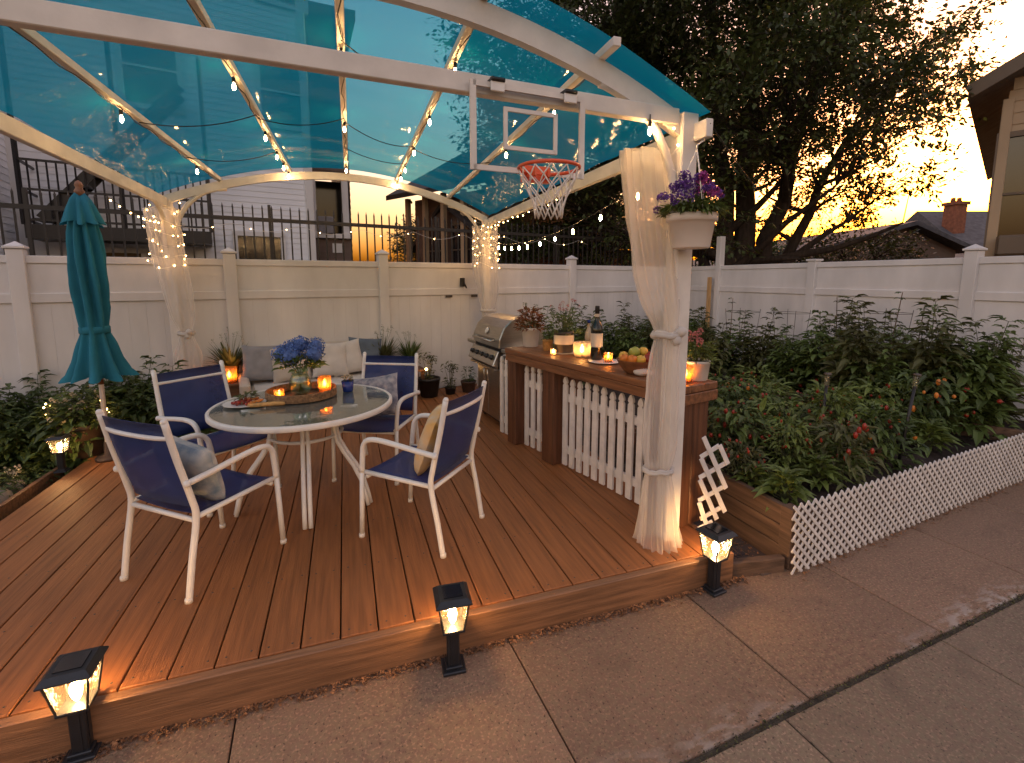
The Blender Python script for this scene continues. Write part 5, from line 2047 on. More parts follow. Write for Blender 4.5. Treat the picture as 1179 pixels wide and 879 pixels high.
b = MB(); b2 = MB()
for (xa, ya, xb_, yb_) in ((393, 361, 466, 315), (388, 441, 496, 381), (385, 530, 490, 471), (393, 601, 485, 549), (385, 640, 440, 610)):
    b.bar(LP(xa, ya), LP(xb_, yb_), .030, .007, up=(.24, -.97, 0), bev=.002)
for (xa, ya, xb_, yb_) in ((403, 280, 490, 480), (465, 312, 498, 386), (393, 363, 486, 572), (388, 446, 454, 600), (385, 533, 420, 640)):
    b2.bar(LP(xa, ya, .0075), LP(xb_, yb_, .0075), .030, .007, up=(.24, -.97, 0), bev=.002)
b.build('lattice_strips', M['worn_white'], lq); b2.build('lattice_strips', M['worn_white'], lq)

# ================================================================ VEGETABLES


def sprig_stem(b, p, h, lean, n, ll, seed, rr, wst=.005, mi_leaf=0, mi_stem=1, top=True):
    """upright stem with leaf whorls"""
    e = p + V3((lean[0] * h, lean[1] * h, h))
    m = (p + e) / 2 + V3((lean[0] * h * -.12, lean[1] * h * -.12, 0))
    b.tube([p, m, e], [wst, wst * .8, wst * .45], 5, mi_stem, cap=False)
    for i in range(n):
        t = .18 + .82 * i / max(1, n - 1)
        q = lerp(lerp(p, m, min(t * 2, 1)), lerp(m, e, max(0, t * 2 - 1)), .5 if t == .5 else (0 if t < .5 else 1))
        size = ll * (1.1 - .55 * t) * rr.uniform(.75, 1.2)
        a0 = i * 2.4 + seed
        for s in range(2 if t < .9 else 3):
            a = a0 + s * PI + rr.uniform(-.4, .4)
            d = V3((math.cos(a), math.sin(a), rr.uniform(.05, .6)))
            st = q + d.normalized() * size * .35
            b.tube([q, st], [.0016, .0012], 3, mi_stem, cap=False)
            b.leaf(st, d, V3((0, 0, 1)), size, size * .46, rr.uniform(.15, .55), mi_leaf)
            for sg in (-1, 1):
                dd = V3((math.cos(a + sg * .9), math.sin(a + sg * .9), d.z * .6))
                b.leaf(q + d.normalized() * size * .28, dd, V3((0, 0, 1)), size * .6, size * .27, rr.uniform(.1, .5), mi_leaf)


def make_tall(seed, h, mat, fruits=0, name='tomato_plant', lab='', group='', cage=False):
    rr = random.Random(seed)
    t = thing(name, lab, 'tomato plant' if 'tomato' in name else 'plant', (0, 0, 0), 0, group)
    b = MB()
    for k in range(6):
        a = rr.uniform(0, 6.28); r = rr.uniform(0, .16)
        hh = h * (rr.uniform(.55, .85) if k else 1.0)
        sprig_stem(b, V3((math.cos(a) * r * .5, math.sin(a) * r * .5, 0)), hh, (math.cos(a) * rr.uniform(.02, .22), math.sin(a) * rr.uniform(.02, .22)), int(9 + hh * 7), .175, seed + k, rr)
    for k in range(150):        # inner mass of leaves
        z = h * .62 * rr.random() ** .8; a = rr.uniform(0, 6.28); r = .27 * math.sqrt(rr.random()) * (1.1 - .5 * z / h)
        p = V3((math.cos(a) * r, math.sin(a) * r, z + .04))
        d = V3((math.cos(a + rr.uniform(-.8, .8)), math.sin(a + rr.uniform(-.8, .8)), rr.uniform(-.25, .5)))
        L0 = rr.uniform(.08, .155)
        b.leaf(p, d, V3((rr.uniform(-.3, .3), rr.uniform(-.3, .3), 1)), L0, L0 * .48, rr.uniform(.1, .5))
    b.build('foliage', [M[mat], M['stem']], t, local=True)
    if fruits:
        for k in range(fruits):
            f = MB()
            a = rr.uniform(0, 6.28); r = rr.uniform(.08, .26)
            f.ball((math.cos(a) * r, math.sin(a) * r, rr.uniform(.12, .45) * h), rr.uniform(.014, .024), 9, 6)
            f.build('fruit', M['red_fruit'], t, local=True)
    return t


def make_bush(seed, h, r, mat, n=230, ll=(.05, .10), fr=0, frmat='red_fruit', name='pepper_plant', lab='', group='', cat='plant', lw=.38):
    rr = random.Random(seed)
    t = thing(name, lab, cat, (0, 0, 0), 0, group)
    b = MB()
    for k in range(7):
        a = rr.uniform(0, 6.28)
        b.tube([V3((0, 0, 0)), V3((math.cos(a) * r * .3, math.sin(a) * r * .3, h * .5)), V3((math.cos(a) * r * .7, math.sin(a) * r * .7, h * .9))], [.006, .004, .002], 4, 1, cap=False)
    for k in range(n):
        z = h * rr.random() ** .7; a = rr.uniform(0, 6.28)
        q = r * math.sqrt(rr.random()) * (1.05 - .45 * (z / h) ** 2)
        p = V3((math.cos(a) * q, math.sin(a) * q, z))
        d = V3((math.cos(a + rr.uniform(-.9, .9)), math.sin(a + rr.uniform(-.9, .9)), rr.uniform(-.3, .7)))
        L0 = rr.uniform(*ll)
        b.leaf(p, d, V3((rr.uniform(-.35, .35), rr.uniform(-.35, .35), 1)), L0, L0 * lw, rr.uniform(.1, .5))
    b.build('foliage', [M[mat], M['stem']], t, local=True)
    if fr:
        for k in range(fr):
            f = MB()
            a = rr.uniform(0, 6.28); z = h * rr.uniform(.5, 1.05); q = r * (1.06 - .5 * (z / h) ** 2)
            f.ball((math.cos(a) * q, math.sin(a) * q, z), rr.uniform(.009, .016), 8, 6, sc=(1, 1, rr.uniform(.9, 1.7)))
            f.build('fruit', M[frmat], t, local=True)
    return t


def make_rosette(seed, r, mat, lab, group):
    rr = random.Random(seed)
    t = thing('leafy_green', lab, 'plant', (0, 0, 0), 0, group)
    b = MB()
    for k in range(64):
        a = k * 2.4 + rr.uniform(-.2, .2)
        el = .15 + 1.3 * (k / 64) + rr.uniform(-.1, .2)
        L0 = r * rr.uniform(.6, 1.05) * (1.05 - .45 * k / 64)
        st = V3((0, 0, .03 + .16 * k / 64))
        d = V3((math.cos(a), math.sin(a), el))
        q = st + d.normalized() * L0 * .35
        b.tube([st, q], [.003, .002], 4, 1, cap=False)
        b.leaf(q, d, V3((0, 0, 1)), L0 * .75, L0 * .36, rr.uniform(.25, .6), 0, .3)
    b.build('foliage', [M[mat], M['stem']], t, local=True)
    return t


GT = 'tall tomato plants in the back bed'
tallA = make_tall(101, 1.05, 'leaf_mid', 4, lab='tall dark leaved tomato plant in the crowded rear of the vegetable bed', group=GT)
tallB = make_tall(102, .98, 'leaf_mid', 6, lab='tall mid green tomato plant in the crowded rear of the vegetable bed', group=GT)
tallC = make_tall(103, 1.12, 'leaf_olive', 0, lab='tall olive tinted tomato plant in the crowded rear of the vegetable bed', group=GT)
protos = [tallA, tallB, tallC]
spots = []
rr = random.Random(5)
# along the back fence (seen above the bar) and across the bed to the right fence
for s in (1.3, 1.75, 2.2, 2.65, 3.1, 3.55, 4.0, 4.45, 4.9):
    p = FB + fb * s + fbn * rr.uniform(.35, .7)
    spots.append((p.x, p.y, .92))
for s in (1.6, 2.4, 3.3, 4.1):
    p = FB + fb * s + fbn * rr.uniform(1.0, 1.4)
    spots.append((p.x, p.y, .85))
for px, py in ((815, 448), (842, 440), (868, 446), (890, 440), (905, 455), (925, 448), (945, 462), (962, 452), (978, 468), (995, 458), (1015, 470), (1035, 480), (1055, 472), (1010, 455), (1095, 492), (1118, 494), (1140, 492), (1105, 500), (975, 485), (1000, 492), (1060, 492)):
    p = G(px, py, SZ)
    spots.append((p.x, p.y, rr.uniform(.82, 1.05)))
for k, (x, y, sc) in enumerate(spots):
    pr = protos[(k * 7 + k // 3) % 3]
    place(pr, (x, y, SZ - .02), rr.uniform(0, 6.28), sc * rr.uniform(.98, 1.14), tilt=(rr.uniform(-.05, .05), rr.uniform(-.05, .05)))
# bare-topped tall shoots
sh = thing('plant_shoot', 'x', 'plant', (0, 0, 0), 0, 'bare topped shoots standing above the vegetables')
b = MB(); r9 = random.Random(3)
b.tube([V3((0, 0, 0)), V3((.01, 0, .6)), V3((.03, .01, 1.25))], [.008, .006, .004], 6, 1)
for z in (.55, .68, .80, .93, 1.06, 1.18, 1.24):
    for k in range(3):
        a = r9.uniform(0, 6.28)
        b.leaf(V3((.018, .004, z)), V3((math.cos(a), math.sin(a), .15)), V3((0, 0, 1)), .10 * (1.3 - .6 * z), .035, .35, 0)
b.build('foliage', [M['leaf_dark'], M['woody']], sh, local=True)
for (px, py, h, tl, lab) in ((1043, 478, 1.0, .07, 'bare topped shoot rising beside the solar stake near the lattice'), (1147, 486, .86, .13, 'leaning bare topped shoot nearest the end of the right fence'), (960, 452, 1.02, .02, 'bare topped shoot in front of the white fence post'), (838, 440, .98, -.03, 'bare topped shoot by the pale wooden stake'), (1012, 466, 1.08, .06, 'bare topped shoot inside the wire cage')):
    p = G(px, py, SZ)
    place(sh, (p.x, p.y, SZ - .02), rr.uniform(0, 6), h, lab, tilt=(0, tl))
# wire cages
cg = thing('tomato_cage', 'x', 'plant cage', (0, 0, 0), 0, 'wire tomato cages')
b = MB()
for z, r in ((.35, .15), (.7, .19), (1.02, .22)):
    b.tube([V3((math.cos(2 * PI * k / 24) * r, math.sin(2 * PI * k / 24) * r, z)) for k in range(24)], .0028, 4, closed=True)
b.build('hoops', M['dark_steel'], cg, local=True)
for k in range(4):
    b = MB(); a = PI / 2 * k + .3
    b.tube([V3((math.cos(a) * .11, math.sin(a) * .11, 0)), V3((math.cos(a) * .222, math.sin(a) * .222, 1.06))], .003, 4)
    b.build('wire_leg', M['dark_steel'], cg, local=True)
for (px, py, sc, lab) in ((1012, 462, 1.05, 'wire tomato cage standing highest between the two solar stakes'), (850, 442, 1.0, 'wire tomato cage next to the pale wooden stake'), (905, 446, 1.0, 'wire tomato cage before the middle white fence post'), (1125, 492, .85, 'wire tomato cage nearest the capped fence post and lattice end')):
    p = G(px, py, SZ)
    place(cg, (p.x, p.y, SZ), rr.uniform(0, 1), sc, lab)
# peppers and low plants in front
GP = 'low pepper plants with red fruit in the front bed'
pepA = make_bush(201, .40, .25, 'leaf_mid', 330, (.04, .115), 16, lab='low pepper plant with small red fruit in the front bed', group=GP)
pepB = make_bush(202, .44, .27, 'leaf_dark', 330, (.04, .115), 7, 'orange_fruit', lab='low dark pepper plant with orange fruit in the front bed', group=GP)
pepC = make_bush(203, .36, .25, 'leaf_olive', 310, (.04, .105), 18, lab='low olive pepper plant crowded with red fruit in the front bed', group=GP)
pepD = make_bush(204, .52, .22, 'leaf_bright', 260, (.05, .12), 6, lab='light green upright pepper plant in the front bed', group=GP)
ps = [(826, 478), (848, 484), (868, 480), (834, 503), (858, 508), (882, 500), (822, 526), (846, 532), (870, 535), (896, 524), (918, 512), (930, 545), (952, 530), (922, 492), (950, 498), (974, 508), (1000, 508), (1050, 505), (1080, 500), (905, 552), (962, 556), (992, 530), (850, 556), (1028, 502), (1008, 532)]
for k, (px, py) in enumerate(ps):
    p = G(px, py, SZ)
    pr = (pepA, pepC, pepD, pepB, pepA, pepD, pepC)[k % 7]
    o = place(pr, (p.x, p.y, SZ - .02), rr.uniform(0, 6.28), rr.uniform(.85, 1.2) * (.85 if py > 540 else 1))
    o.scale.z *= rr.uniform(.85, 1.3)
ros = make_rosette(301, .22, 'leaf_bright', 'x', 'leafy greens at the front of the bed')
for (px, py, sc, lab) in ((902, 582, 1.0, 'pale leafy green plant at the bed corner nearest the lattice'), (1066, 520, 1.1, 'bright yellow green plant behind the middle of the lattice'), (940, 562, .95, 'leafy green plant between lattice and red peppers'), (975, 548, .85, 'leafy green plant by the foot of the front solar stake'), (868, 566, .8, 'leafy green plant along the timber side of the bed')):
    p = G(px, py, SZ)
    place(ros, (p.x, p.y, SZ - .01), rr.uniform(0, 6), sc, lab)
# solar stakes
stk = thing('garden_light_stake', 'x', 'garden light', (0, 0, 0), 0, 'slim black garden light stakes in the bed')
b = MB(); b.tube([V3((0, 0, -.05)), V3((0, 0, .66))], .011, 8); b.build('pole', M['black_metal'], stk, local=True)
b = MB(); b.lathe([(.012, .64), (.018, .66), (.021, .74), (.02, .745)], n=14); b.build('lamp_body', M['lamp_glass'], stk, local=True)
b = MB(); b.lathe([(.027, .745), (.029, .752), (.024, .762), (0, .766)], n=16); b.build('cap', M['dark_steel'], stk, local=True)
for (px, py, sc, tl, lab) in ((1033, 540, 1.0, .10, 'slim black garden light stake nearest the lattice'), (941, 535, .98, .03, 'slim black garden light stake standing among the red peppers'), (936, 462, .98, .02, 'slim dark garden light stake in front of the tomato plants')):
    p = G(px, py, SZ)
    place(stk, (p.x, p.y, SZ), 0, sc, lab, tilt=(0, tl))

# ================================================================ LEFT BORDER
GL = 'leafy shrubs along the white fence behind the umbrella'
shA = make_tall(401, .95, 'leaf_dark', 0, 'leafy_shrub', 'tall dark leafy shrub with upright tips by the white fence', GL)
shB = make_tall(402, .80, 'leaf_dark', 0, 'leafy_shrub', 'broad dark leafy shrub in the border behind the umbrella', GL)
sp_l = []
for s in (-3.05, -3.3, -3.62, -3.95, -4.3, -4.65, -5.0, -5.4):
    for o_ in (.3, .72):
        p = FB + fb * (s + rr.uniform(-.1, .1)) + fbn * (o_ + rr.uniform(-.08, .1))
        if (p - V3((-3.62, 5.14, 0))).length < .35 or (p.xy - V3((-3.2, 5.28, 0)).xy).length < .42:
            continue
        sp_l.append((p.x, p.y, rr.uniform(.85, 1.05)))
for (x, y, sc) in ((-4.35, 4.55, .8), (-4.55, 4.2, .8), (-4.35, 4.0, .7), (-4.7, 3.7, .75), (-4.45, 3.6, .6), (-4.9, 4.05, .85), (-4.1, 4.75, .7), (-3.95, 4.95, .7), (-4.75, 3.3, .65), (-4.45, 3.2, .5)):
    sp_l.append((x, y, sc))
for k, (x, y, sc) in enumerate(sp_l):
    place((shA, shB)[k % 2], (x, y, 0), rr.uniform(0, 6.28), sc, tilt=(rr.uniform(-.06, .06), rr.uniform(-.06, .06)))
low = make_bush(411, .26, .26, 'leaf_mid', 220, (.04, .08), 0, name='low_shrub', lab='x', group='low plants at the deck edge of the border', lw=.4)
for (x, y, sc, lab) in ((-4.12, 3.42, 1.0, 'low green plant at the deck edge between lantern and stone'), (-4.05, 3.05, 1.1, 'low green plant nearest the left end of the deck'), (-3.98, 3.75, .7, 'small low plant directly behind the deck lantern'), (-4.05, 4.0, .8, 'low plant between deck lantern and flower pot')):
    place(low, (x, y, .0), rr.uniform(0, 6), sc, lab)
fw = make_bush(412, .22, .24, 'leaf_olive', 150, (.03, .06), 0, name='pale_flower_clump', lab='clump of pale dried flowers beside the deck lantern', group='', cat='plant', lw=.4)
b = MB()
for k in range(40):
    a = rnd.uniform(0, 6.28); q = .22 * math.sqrt(rnd.random())
    floret(b, V3((math.cos(a) * q, math.sin(a) * q, .16 + rnd.uniform(0, .08))), .014, 10, 0, .014)
b.build('flowers', M['white_petal'], fw, local=True)
fw.location = (-4.16, 3.62, .02)
for k, (x, y, r) in enumerate(((-4.02, 3.50, .13), (-4.08, 3.72, .09), (-4.2, 3.32, .10))):
    b = MB(); b.ball((x, y, .08), r, 12, 8, sc=(1.1, .85, .7), jit=.1)
    tag(b.build('stone', M['stone']), ['large pale edging stone beside the deck lantern', 'small pale edging stone behind the deck lantern', 'pale edging stone nearest the low plant at the deck end'][k], 'stone', 'edging stones')


def gl_flowerpot(c):
    b = MB(); leafy(b, c - V3((0, 0, .02)), 330, .25, .34, (.05, .09), .42, 0, 501, .8)
    b2 = MB()
    r5 = random.Random(9)
    for k in range(34):
        a = r5.uniform(0, 6.28); q = .23 * math.sqrt(r5.random())
        floret(b2, c + V3((math.cos(a) * q, math.sin(a) * q - .03, r5.uniform(.06, .36))), .014, 9, 0, .017)
    return [('foliage', b, M['leaf_bright']), ('flowers', b2, M['white_petal'])]


potted('potted_plant', 'large brown pot of lit cream flowers on the deck beside the umbrella', V3((-3.90, 4.22, DZ)), .135, .185, .30, 'terracotta', gl_flowerpot)
t = thing('fairy_lights', 'tiny warm lights tucked in the cream flowers of the brown pot', 'string lights', (-3.9, 4.2, DZ + .4))
path, pts = [], []
r5 = random.Random(19)
for i in range(26):
    a = i * 1.1
    path.append(V3((-3.90 + .22 * math.cos(a), 4.20 + .2 * math.sin(a) - .03, DZ + .34 + .26 * r5.random())))
b = MB(); b.tube(path, .0015, 4); b.build('cable', M['cable'], t)
for p in path[::3]:
    b = MB(); b.ball(p, .007, 6, 5); b.build('bulb', M['fairy'], t)

# ================================================================ BACKDROP: houses, trees, hill


def clapboard(b, A, Bp, z0, z1, n, step=.115, lip=.012, mi=0):
    """lapped siding between plan points A and B facing n"""
    k = int((z1 - z0) / step)
    for i in range(k):
        a0, a1 = z0 + i * step, z0 + (i + 1) * step
        vs = [A + n * lip + V3((0, 0, a0)), Bp + n * lip + V3((0, 0, a0)), Bp + n * .002 + V3((0, 0, a1)), A + n * .002 + V3((0, 0, a1)),
              A + V3((0, 0, a0)), Bp + V3((0, 0, a0))]
        b.add(vs, [(0, 1, 2, 3), (4, 5, 1, 0)], mi)


def window(root, c, d, n, w, h, frame='trim_white', bars=True):
    b = MB()
    a = math.atan2(d.y, d.x)
    for (x, z, ww, hh) in ((0, h / 2 + .04, w + .18, .09), (0, -h / 2 - .04, w + .18, .09), (-w / 2 - .045, 0, .09, h + .05), (w / 2 + .045, 0, .09, h + .05), (0, 0, w, .04)):
        q = c + d * x + n * .03 + V3((0, 0, z))
        b.box(tuple(q), (ww, .07, hh), a)
    f = b.build('window', M[frame], root)
    b = MB()
    q = c + n * .012
    b.box(tuple(q), (w, .012, h), a)
    b.build('pane', M['dark_glass'], f)
    return f


# white clapboard house behind the umbrella
hA = V3((-8.35, 8.3, 0)); hd = V3((math.cos(R(32)), math.sin(R(32)), 0)); hn = V3((hd.y, -hd.x, 0))
qq = ONV(357, 250, hA, 32); HL = (V3((qq.x, qq.y, 0)) - hA).length
hB = hA + hd * HL
hw = thing('white_house', 'tall white clapboard house with a black iron fire balcony behind the fence', 'house', tuple(hA), R(32))
b = MB()
clapboard(b, hA, hB, 0, 9.2, hn)
bk = -hn * 7
clapboard(b, hB, hB + bk, 0, 9.2, hd)
b.build('wall', M['siding_white'], hw)
b = MB()   # projecting wing at the left
wA = hA + hn * 1.5 - hd * .05
clapboard(b, wA - hd * 5, wA, 0, 9.2, hn)
clapboard(b, hA - hd * .05 , wA, 0, 9.2, hd)
b.build('wing_wall', M['siding_white'], hw)
b = MB()
for p in (hB, wA, hA + hn * .0):
    b.box((p.x, p.y, 4.6), (.16, .16, 9.2), R(32), bev=.01)
b.build('corner_boards', M['trim_white'], hw)
b = MB()
for (A_, B_) in ((hA - hd * 5, hB + hd * .3),):
    b.box(tuple((A_ + B_) / 2 - hn * 3.4 + V3((0, 0, 9.28))), ((B_ - A_).length, 7.8, .16), R(32))
b.build('roof', M['dark_roof'], hw)
for x, z in ((2.0, 5.6), (4.2, 5.6), (1.2, 1.6), (3.6, 2.0), (4.3, 8.0), (2.0, 8.0)):
    window(hw, hA + hd * x + V3((0, 0, z)), hd, hn, .8, 1.3)
# fire balcony
bx0, bx1 = .25, 2.75
bal = MB()
zb_ = 2.62
c = hA + hd * (bx0 + bx1) / 2 + hn * .45 + V3((0, 0, zb_ - .1))
bal.box(tuple(c), (bx1 - bx0, .9, .22), R(32))
bo = bal.build('balcony', M['black_metal'], hw)
b = MB()
for i in range(23):
    x = bx0 + (bx1 - bx0) * i / 22
    b.bar(hA + hd * x + hn * .88 + V3((0, 0, zb_)), hA + hd * x + hn * .88 + V3((0, 0, zb_ + 1.0)), .018, .018)
for z in (.08, .55, 1.0):
    b.bar(hA + hd * bx0 + hn * .88 + V3((0, 0, zb_ + z)), hA + hd * bx1 + hn * .88 + V3((0, 0, zb_ + z)), .03, .035)
    for x in (bx0, bx1):
        b.bar(hA + hd * x + hn * .02 + V3((0, 0, zb_ + z)), hA + hd * x + hn * .88 + V3((0, 0, zb_ + z)), .03, .035)
b.build('railing', M['black_metal'], bo)
b = MB()
for x in (bx0, (bx0 + bx1) / 2, bx1):
    b.bar(hA + hd * x + hn * .88 + V3((0, 0, zb_)), hA + hd * x + hn * .88 + V3((0, 0, zb_ + 3.0)), .05, .05)
for i in range(12):
    t_ = i / 12
    q = hA + hd * (bx0 + .2 + 2.0 * t_) + hn * .55 + V3((0, 0, zb_ + .1 + 2.4 * t_))
    b.box(tuple(q), (.2, .55, .03), R(32))
for o_ in (.28, .82):
    b.bar(hA + hd * (bx0 + .2) + hn * o_ + V3((0, 0, zb_ + .1)), hA + hd * (bx0 + 2.2) + hn * o_ + V3((0, 0, zb_ + 2.5)), .03, .16)
b.build('fire_stair', M['black_metal'], bo)

# darker brown block house with an enclosed porch just right of it
gA = ONV(358.5, 250, hB + V3((0, .9, 0)), 24); gA.z = 0; gd = V3((math.cos(R(24)), math.sin(R(24)), 0)); gn_ = V3((gd.y, -gd.x, 0))
qq = ONV(404, 250, gA, 24); GLn = (V3((qq.x, qq.y, 0)) - gA).length
gB = gA + gd * GLn
bh = thing('brown_house', 'narrow brown house with a dark porch and window air conditioner', 'house', tuple(gA), R(24))
b = MB(); clapboard(b, gA, gB, 0, 2.75, gn_, .15); clapboard(b, gB, gB - gn_ * 6, 0, 7.6, gd, .15); clapboard(b, gA, gB, 4.15, 7.6, gn_, .15)
b.build('wall', M['brown_clad'], bh)
b = MB()
mid_ = (gA + gB) / 2
b.box(tuple(mid_ - gn_ * .9 + V3((0, 0, 3.45))), (GLn - .1, .1, 1.5), R(24))
b.build('porch_recess', M['dark_glass'], bh)
b = MB()
for p in (gA + gd * .05, gB - gd * .12):
    b.box((p.x, p.y, 3.45), (.14, .14, 1.4), R(24))
b.box(tuple(mid_ + gn_ * .05 + V3((0, 0, 2.78))), (GLn, .2, .10), R(24))
b.build('porch_frame', M['trim_white'], bh)
b = MB(); b.box(tuple(gA + gd * .30 + gn_ * .0 + V3((0, 0, 3.02))), (.34, .4, .40), R(24), bev=.02); b.build('air_conditioner', M['grey_linen'], bh)
b = MB(); b.box(tuple(mid_ + gn_ * .02 + gd * .1 + V3((0, 0, 2.5))), (.22, .03, .22), R(24)); b.build('meter_box', M['trim_white'], bh)
b = MB(); b.box(tuple(mid_ - gn_ * 3 + V3((0, 0, 7.7))), (GLn + .5, 6.6, .2), R(24)); b.build('roof', M['dark_roof'], bh)
b = MB(); b.box(tuple(mid_ + gn_ * .03 + V3((0, 0, 1.1))), (GLn * .7, .04, 1.5), R(24)); b.build('door', M['dark_glass'], bh)

# grey-brown house right of the sky gap
kA = ATY(478, 240, 15.5); kA.z = 0
kB = ATY(572, 240, 13.2); kB.z = 0
kd = (kB - kA).normalized(); kn = V3((kd.y, -kd.x, 0)); kn = kn if kn.y < 0 else -kn
gh = thing('grey_house', 'grey brown gabled house with porch posts right of the sunset gap', 'house', tuple(kA), math.atan2(kd.y, kd.x))
KL = (kB - kA).length
b = MB(); clapboard(b, kA, kB, 0, 4.3, kn, .15)
for A_, B_, nn_ in ((kA, kA - kn * 5, -kd), (kB, kB - kn * 5, kd)):
    clapboard(b, A_, B_, 0, 4.3, nn_, .15)
b.build('wall', M['brown_clad'], gh)
b = MB()
ang = math.atan2(kd.y, kd.x)
for i in range(5):
    q = kA + kd * (.1 + (KL - .2) * i / 4) + kn * .35
    b.box((q.x, q.y, 2.1), (.13, .13, 4.2), ang)
b.build('porch_posts', M['siding_tan'], gh)
b = MB()
ra, rb_ = kA - kd * .4, kB + kd * .4
T0 = [ra + kn * .8 + V3((0, 0, 4.15)), rb_ + kn * .8 + V3((0, 0, 4.15)), rb_ - kn * 2.4 + V3((0, 0, 6.0)), ra - kn * 2.4 + V3((0, 0, 6.0)), ra - kn * 5.6 + V3((0, 0, 4.15)), rb_ - kn * 5.6 + V3((0, 0, 4.15))]
b.add(T0 + [p + V3((0, 0, .14)) for p in T0], [(0, 1, 2, 3), (3, 2, 5, 4), (6, 9, 8, 7), (9, 10, 11, 8), (0, 6, 7, 1), (4, 5, 11, 10), (0, 3, 9, 6), (3, 4, 10, 9), (1, 7, 8, 2), (2, 8, 11, 5)])
b.build('roof', M['dark_roof'], gh)
for x in (.28, .62):
    window(gh, kA + kd * KL * x + V3((0, 0, 2.6)), kd, kn, .8, 1.4, 'trim_brown')

# long dark garage with rusty doors behind the curtain post
mA, mB = ATY(566, 280, 13.0), ATY(790, 280, 17.5)
mA.z = mB.z = 0
md = (mB - mA).normalized(); mn = V3((md.y, -md.x, 0)); mn = mn if mn.y < 0 else -mn
ML = (mB - mA).length
ga = thing('garage', 'long grey block garage with rust coloured doors under a dark roof', 'garage', tuple(mA), math.atan2(md.y, md.x))
ang = math.atan2(md.y, md.x)
b = MB()
b.box(tuple((mA + mB) / 2 - mn * 2 + V3((0, 0, 1.35))), (ML, 4, 2.7), ang)
b.build('wall', M['block'], ga)
for x0, x1 in ((.04, .34), (.45, .60), (.70, .95)):
    q = mA + md * ML * (x0 + x1) / 2 + mn * .03
    b = MB(); b.box((q.x, q.y, 1.2), (ML * (x1 - x0), .08, 2.4), ang)
    for k in range(4):
        b.box((q.x + mn.x * .045, q.y + mn.y * .045, .35 + k * .58), (ML * (x1 - x0) - .1, .03, .5), ang)
    b.build('door', M['door_rust'], ga)
b = MB()
T0 = [mA - md * .5 + mn * .6 + V3((0, 0, 2.66)), mB + md * .5 + mn * .6 + V3((0, 0, 2.66)), mB + md * .5 - mn * 2 + V3((0, 0, 3.9)), mA - md * .5 - mn * 2 + V3((0, 0, 3.9)), mA - md * .5 - mn * 4.6 + V3((0, 0, 2.66)), mB + md * .5 - mn * 4.6 + V3((0, 0, 2.66))]
b.add(T0 + [p + V3((0, 0, .14)) for p in T0], [(0, 1, 2, 3), (3, 2, 5, 4), (6, 9, 8, 7), (9, 10, 11, 8), (0, 6, 7, 1), (4, 5, 11, 10), (0, 3, 9, 6), (3, 4, 10, 9), (1, 7, 8, 2), (2, 8, 11, 5)])
b.build('roof', M['dark_roof'], ga)

# tan house at the right edge
tY = 8.6
tcn = ATY(1146, 240, tY); tcn.z = 0
TA = -46
tdir = V3((math.cos(R(TA)), math.sin(R(TA)), 0)); tnn = V3((tdir.y, -tdir.x, 0))
th = thing('tan_house', 'tan clapboard house with brown window trim at the right fence', 'house', tuple(tcn), R(TA))
b = MB()
tan_wall = b
b = MB(); b.box((tcn.x, tcn.y, 2.4), (.14, .14, 4.8), R(TA), bev=.01); b.build('corner_board', M['siding_tan'], th)
wp_ = ONV(1184, 222, tcn, TA)
window(th, wp_, tdir, tnn, .75, 1.9, 'trim_brown')
b = MB()
ev = ONV(1114, 112, tcn + tnn * .45, TA)
ez = ev.z
o1 = V3((ev.x, ev.y, 0))
T0 = [V3((o1.x, o1.y, ez - .02)), V3((o1.x, o1.y, ez - .02)) + tdir * 4.2 + V3((0, 0, 2.3)), None, None]
bk9 = -tnn * 10
T0[2] = T0[1] + bk9; T0[3] = T0[0] + bk9
b.add(T0 + [p + V3((0, 0, .20)) for p in T0], [(0, 3, 2, 1), (4, 5, 6, 7), (0, 1, 5, 4), (1, 2, 6, 5), (2, 3, 7, 6), (3, 0, 4, 7)])
T1 = [T0[1], T0[1] + tdir * 4.2 - V3((0, 0, 2.3)), T0[2] + tdir * 4.2 - V3((0, 0, 2.3)), T0[2]]
b.add(T1 + [p + V3((0, 0, .20)) for p in T1], [(0, 3, 2, 1), (4, 5, 6, 7), (0, 1, 5, 4), (1, 2, 6, 5), (2, 3, 7, 6), (3, 0, 4, 7)])
b.build('roof', M['shingle'], th)
b = MB()
b.bar(T0[0] + V3((0, 0, .09)) + tnn * .012, T0[1] + V3((0, 0, .09)) + tnn * .012, .022, .22, bev=.003)
b.build('rake_board', M['trim_brown'], th)
over = (tcn - o1).dot(tdir)
b = tan_wall
z = 0.0
while z < ez + 2.2:
    x0 = max(0, (z + .19 - ez + .02) / (2.3 / 4.2) - over)
    x1 = 8.4 - 2 * over - x0
    clapboard(b, tcn + tdir * x0, tcn + tdir * x1, z, z + .191, tnn, .19, .016)
    z += .19
clapboard(b, tcn - tnn * 9, tcn, 0, ez + .25, -tdir, .19, .016)
b.build('wall', M['siding_tan'], th)
b = MB(); q = ONV(1170, 283, tcn + tnn * .2, TA); b.box(tuple(q), (.5, .35, .35), R(TA), bev=.04); b.build('meter_box', M['trim_brown'], th)

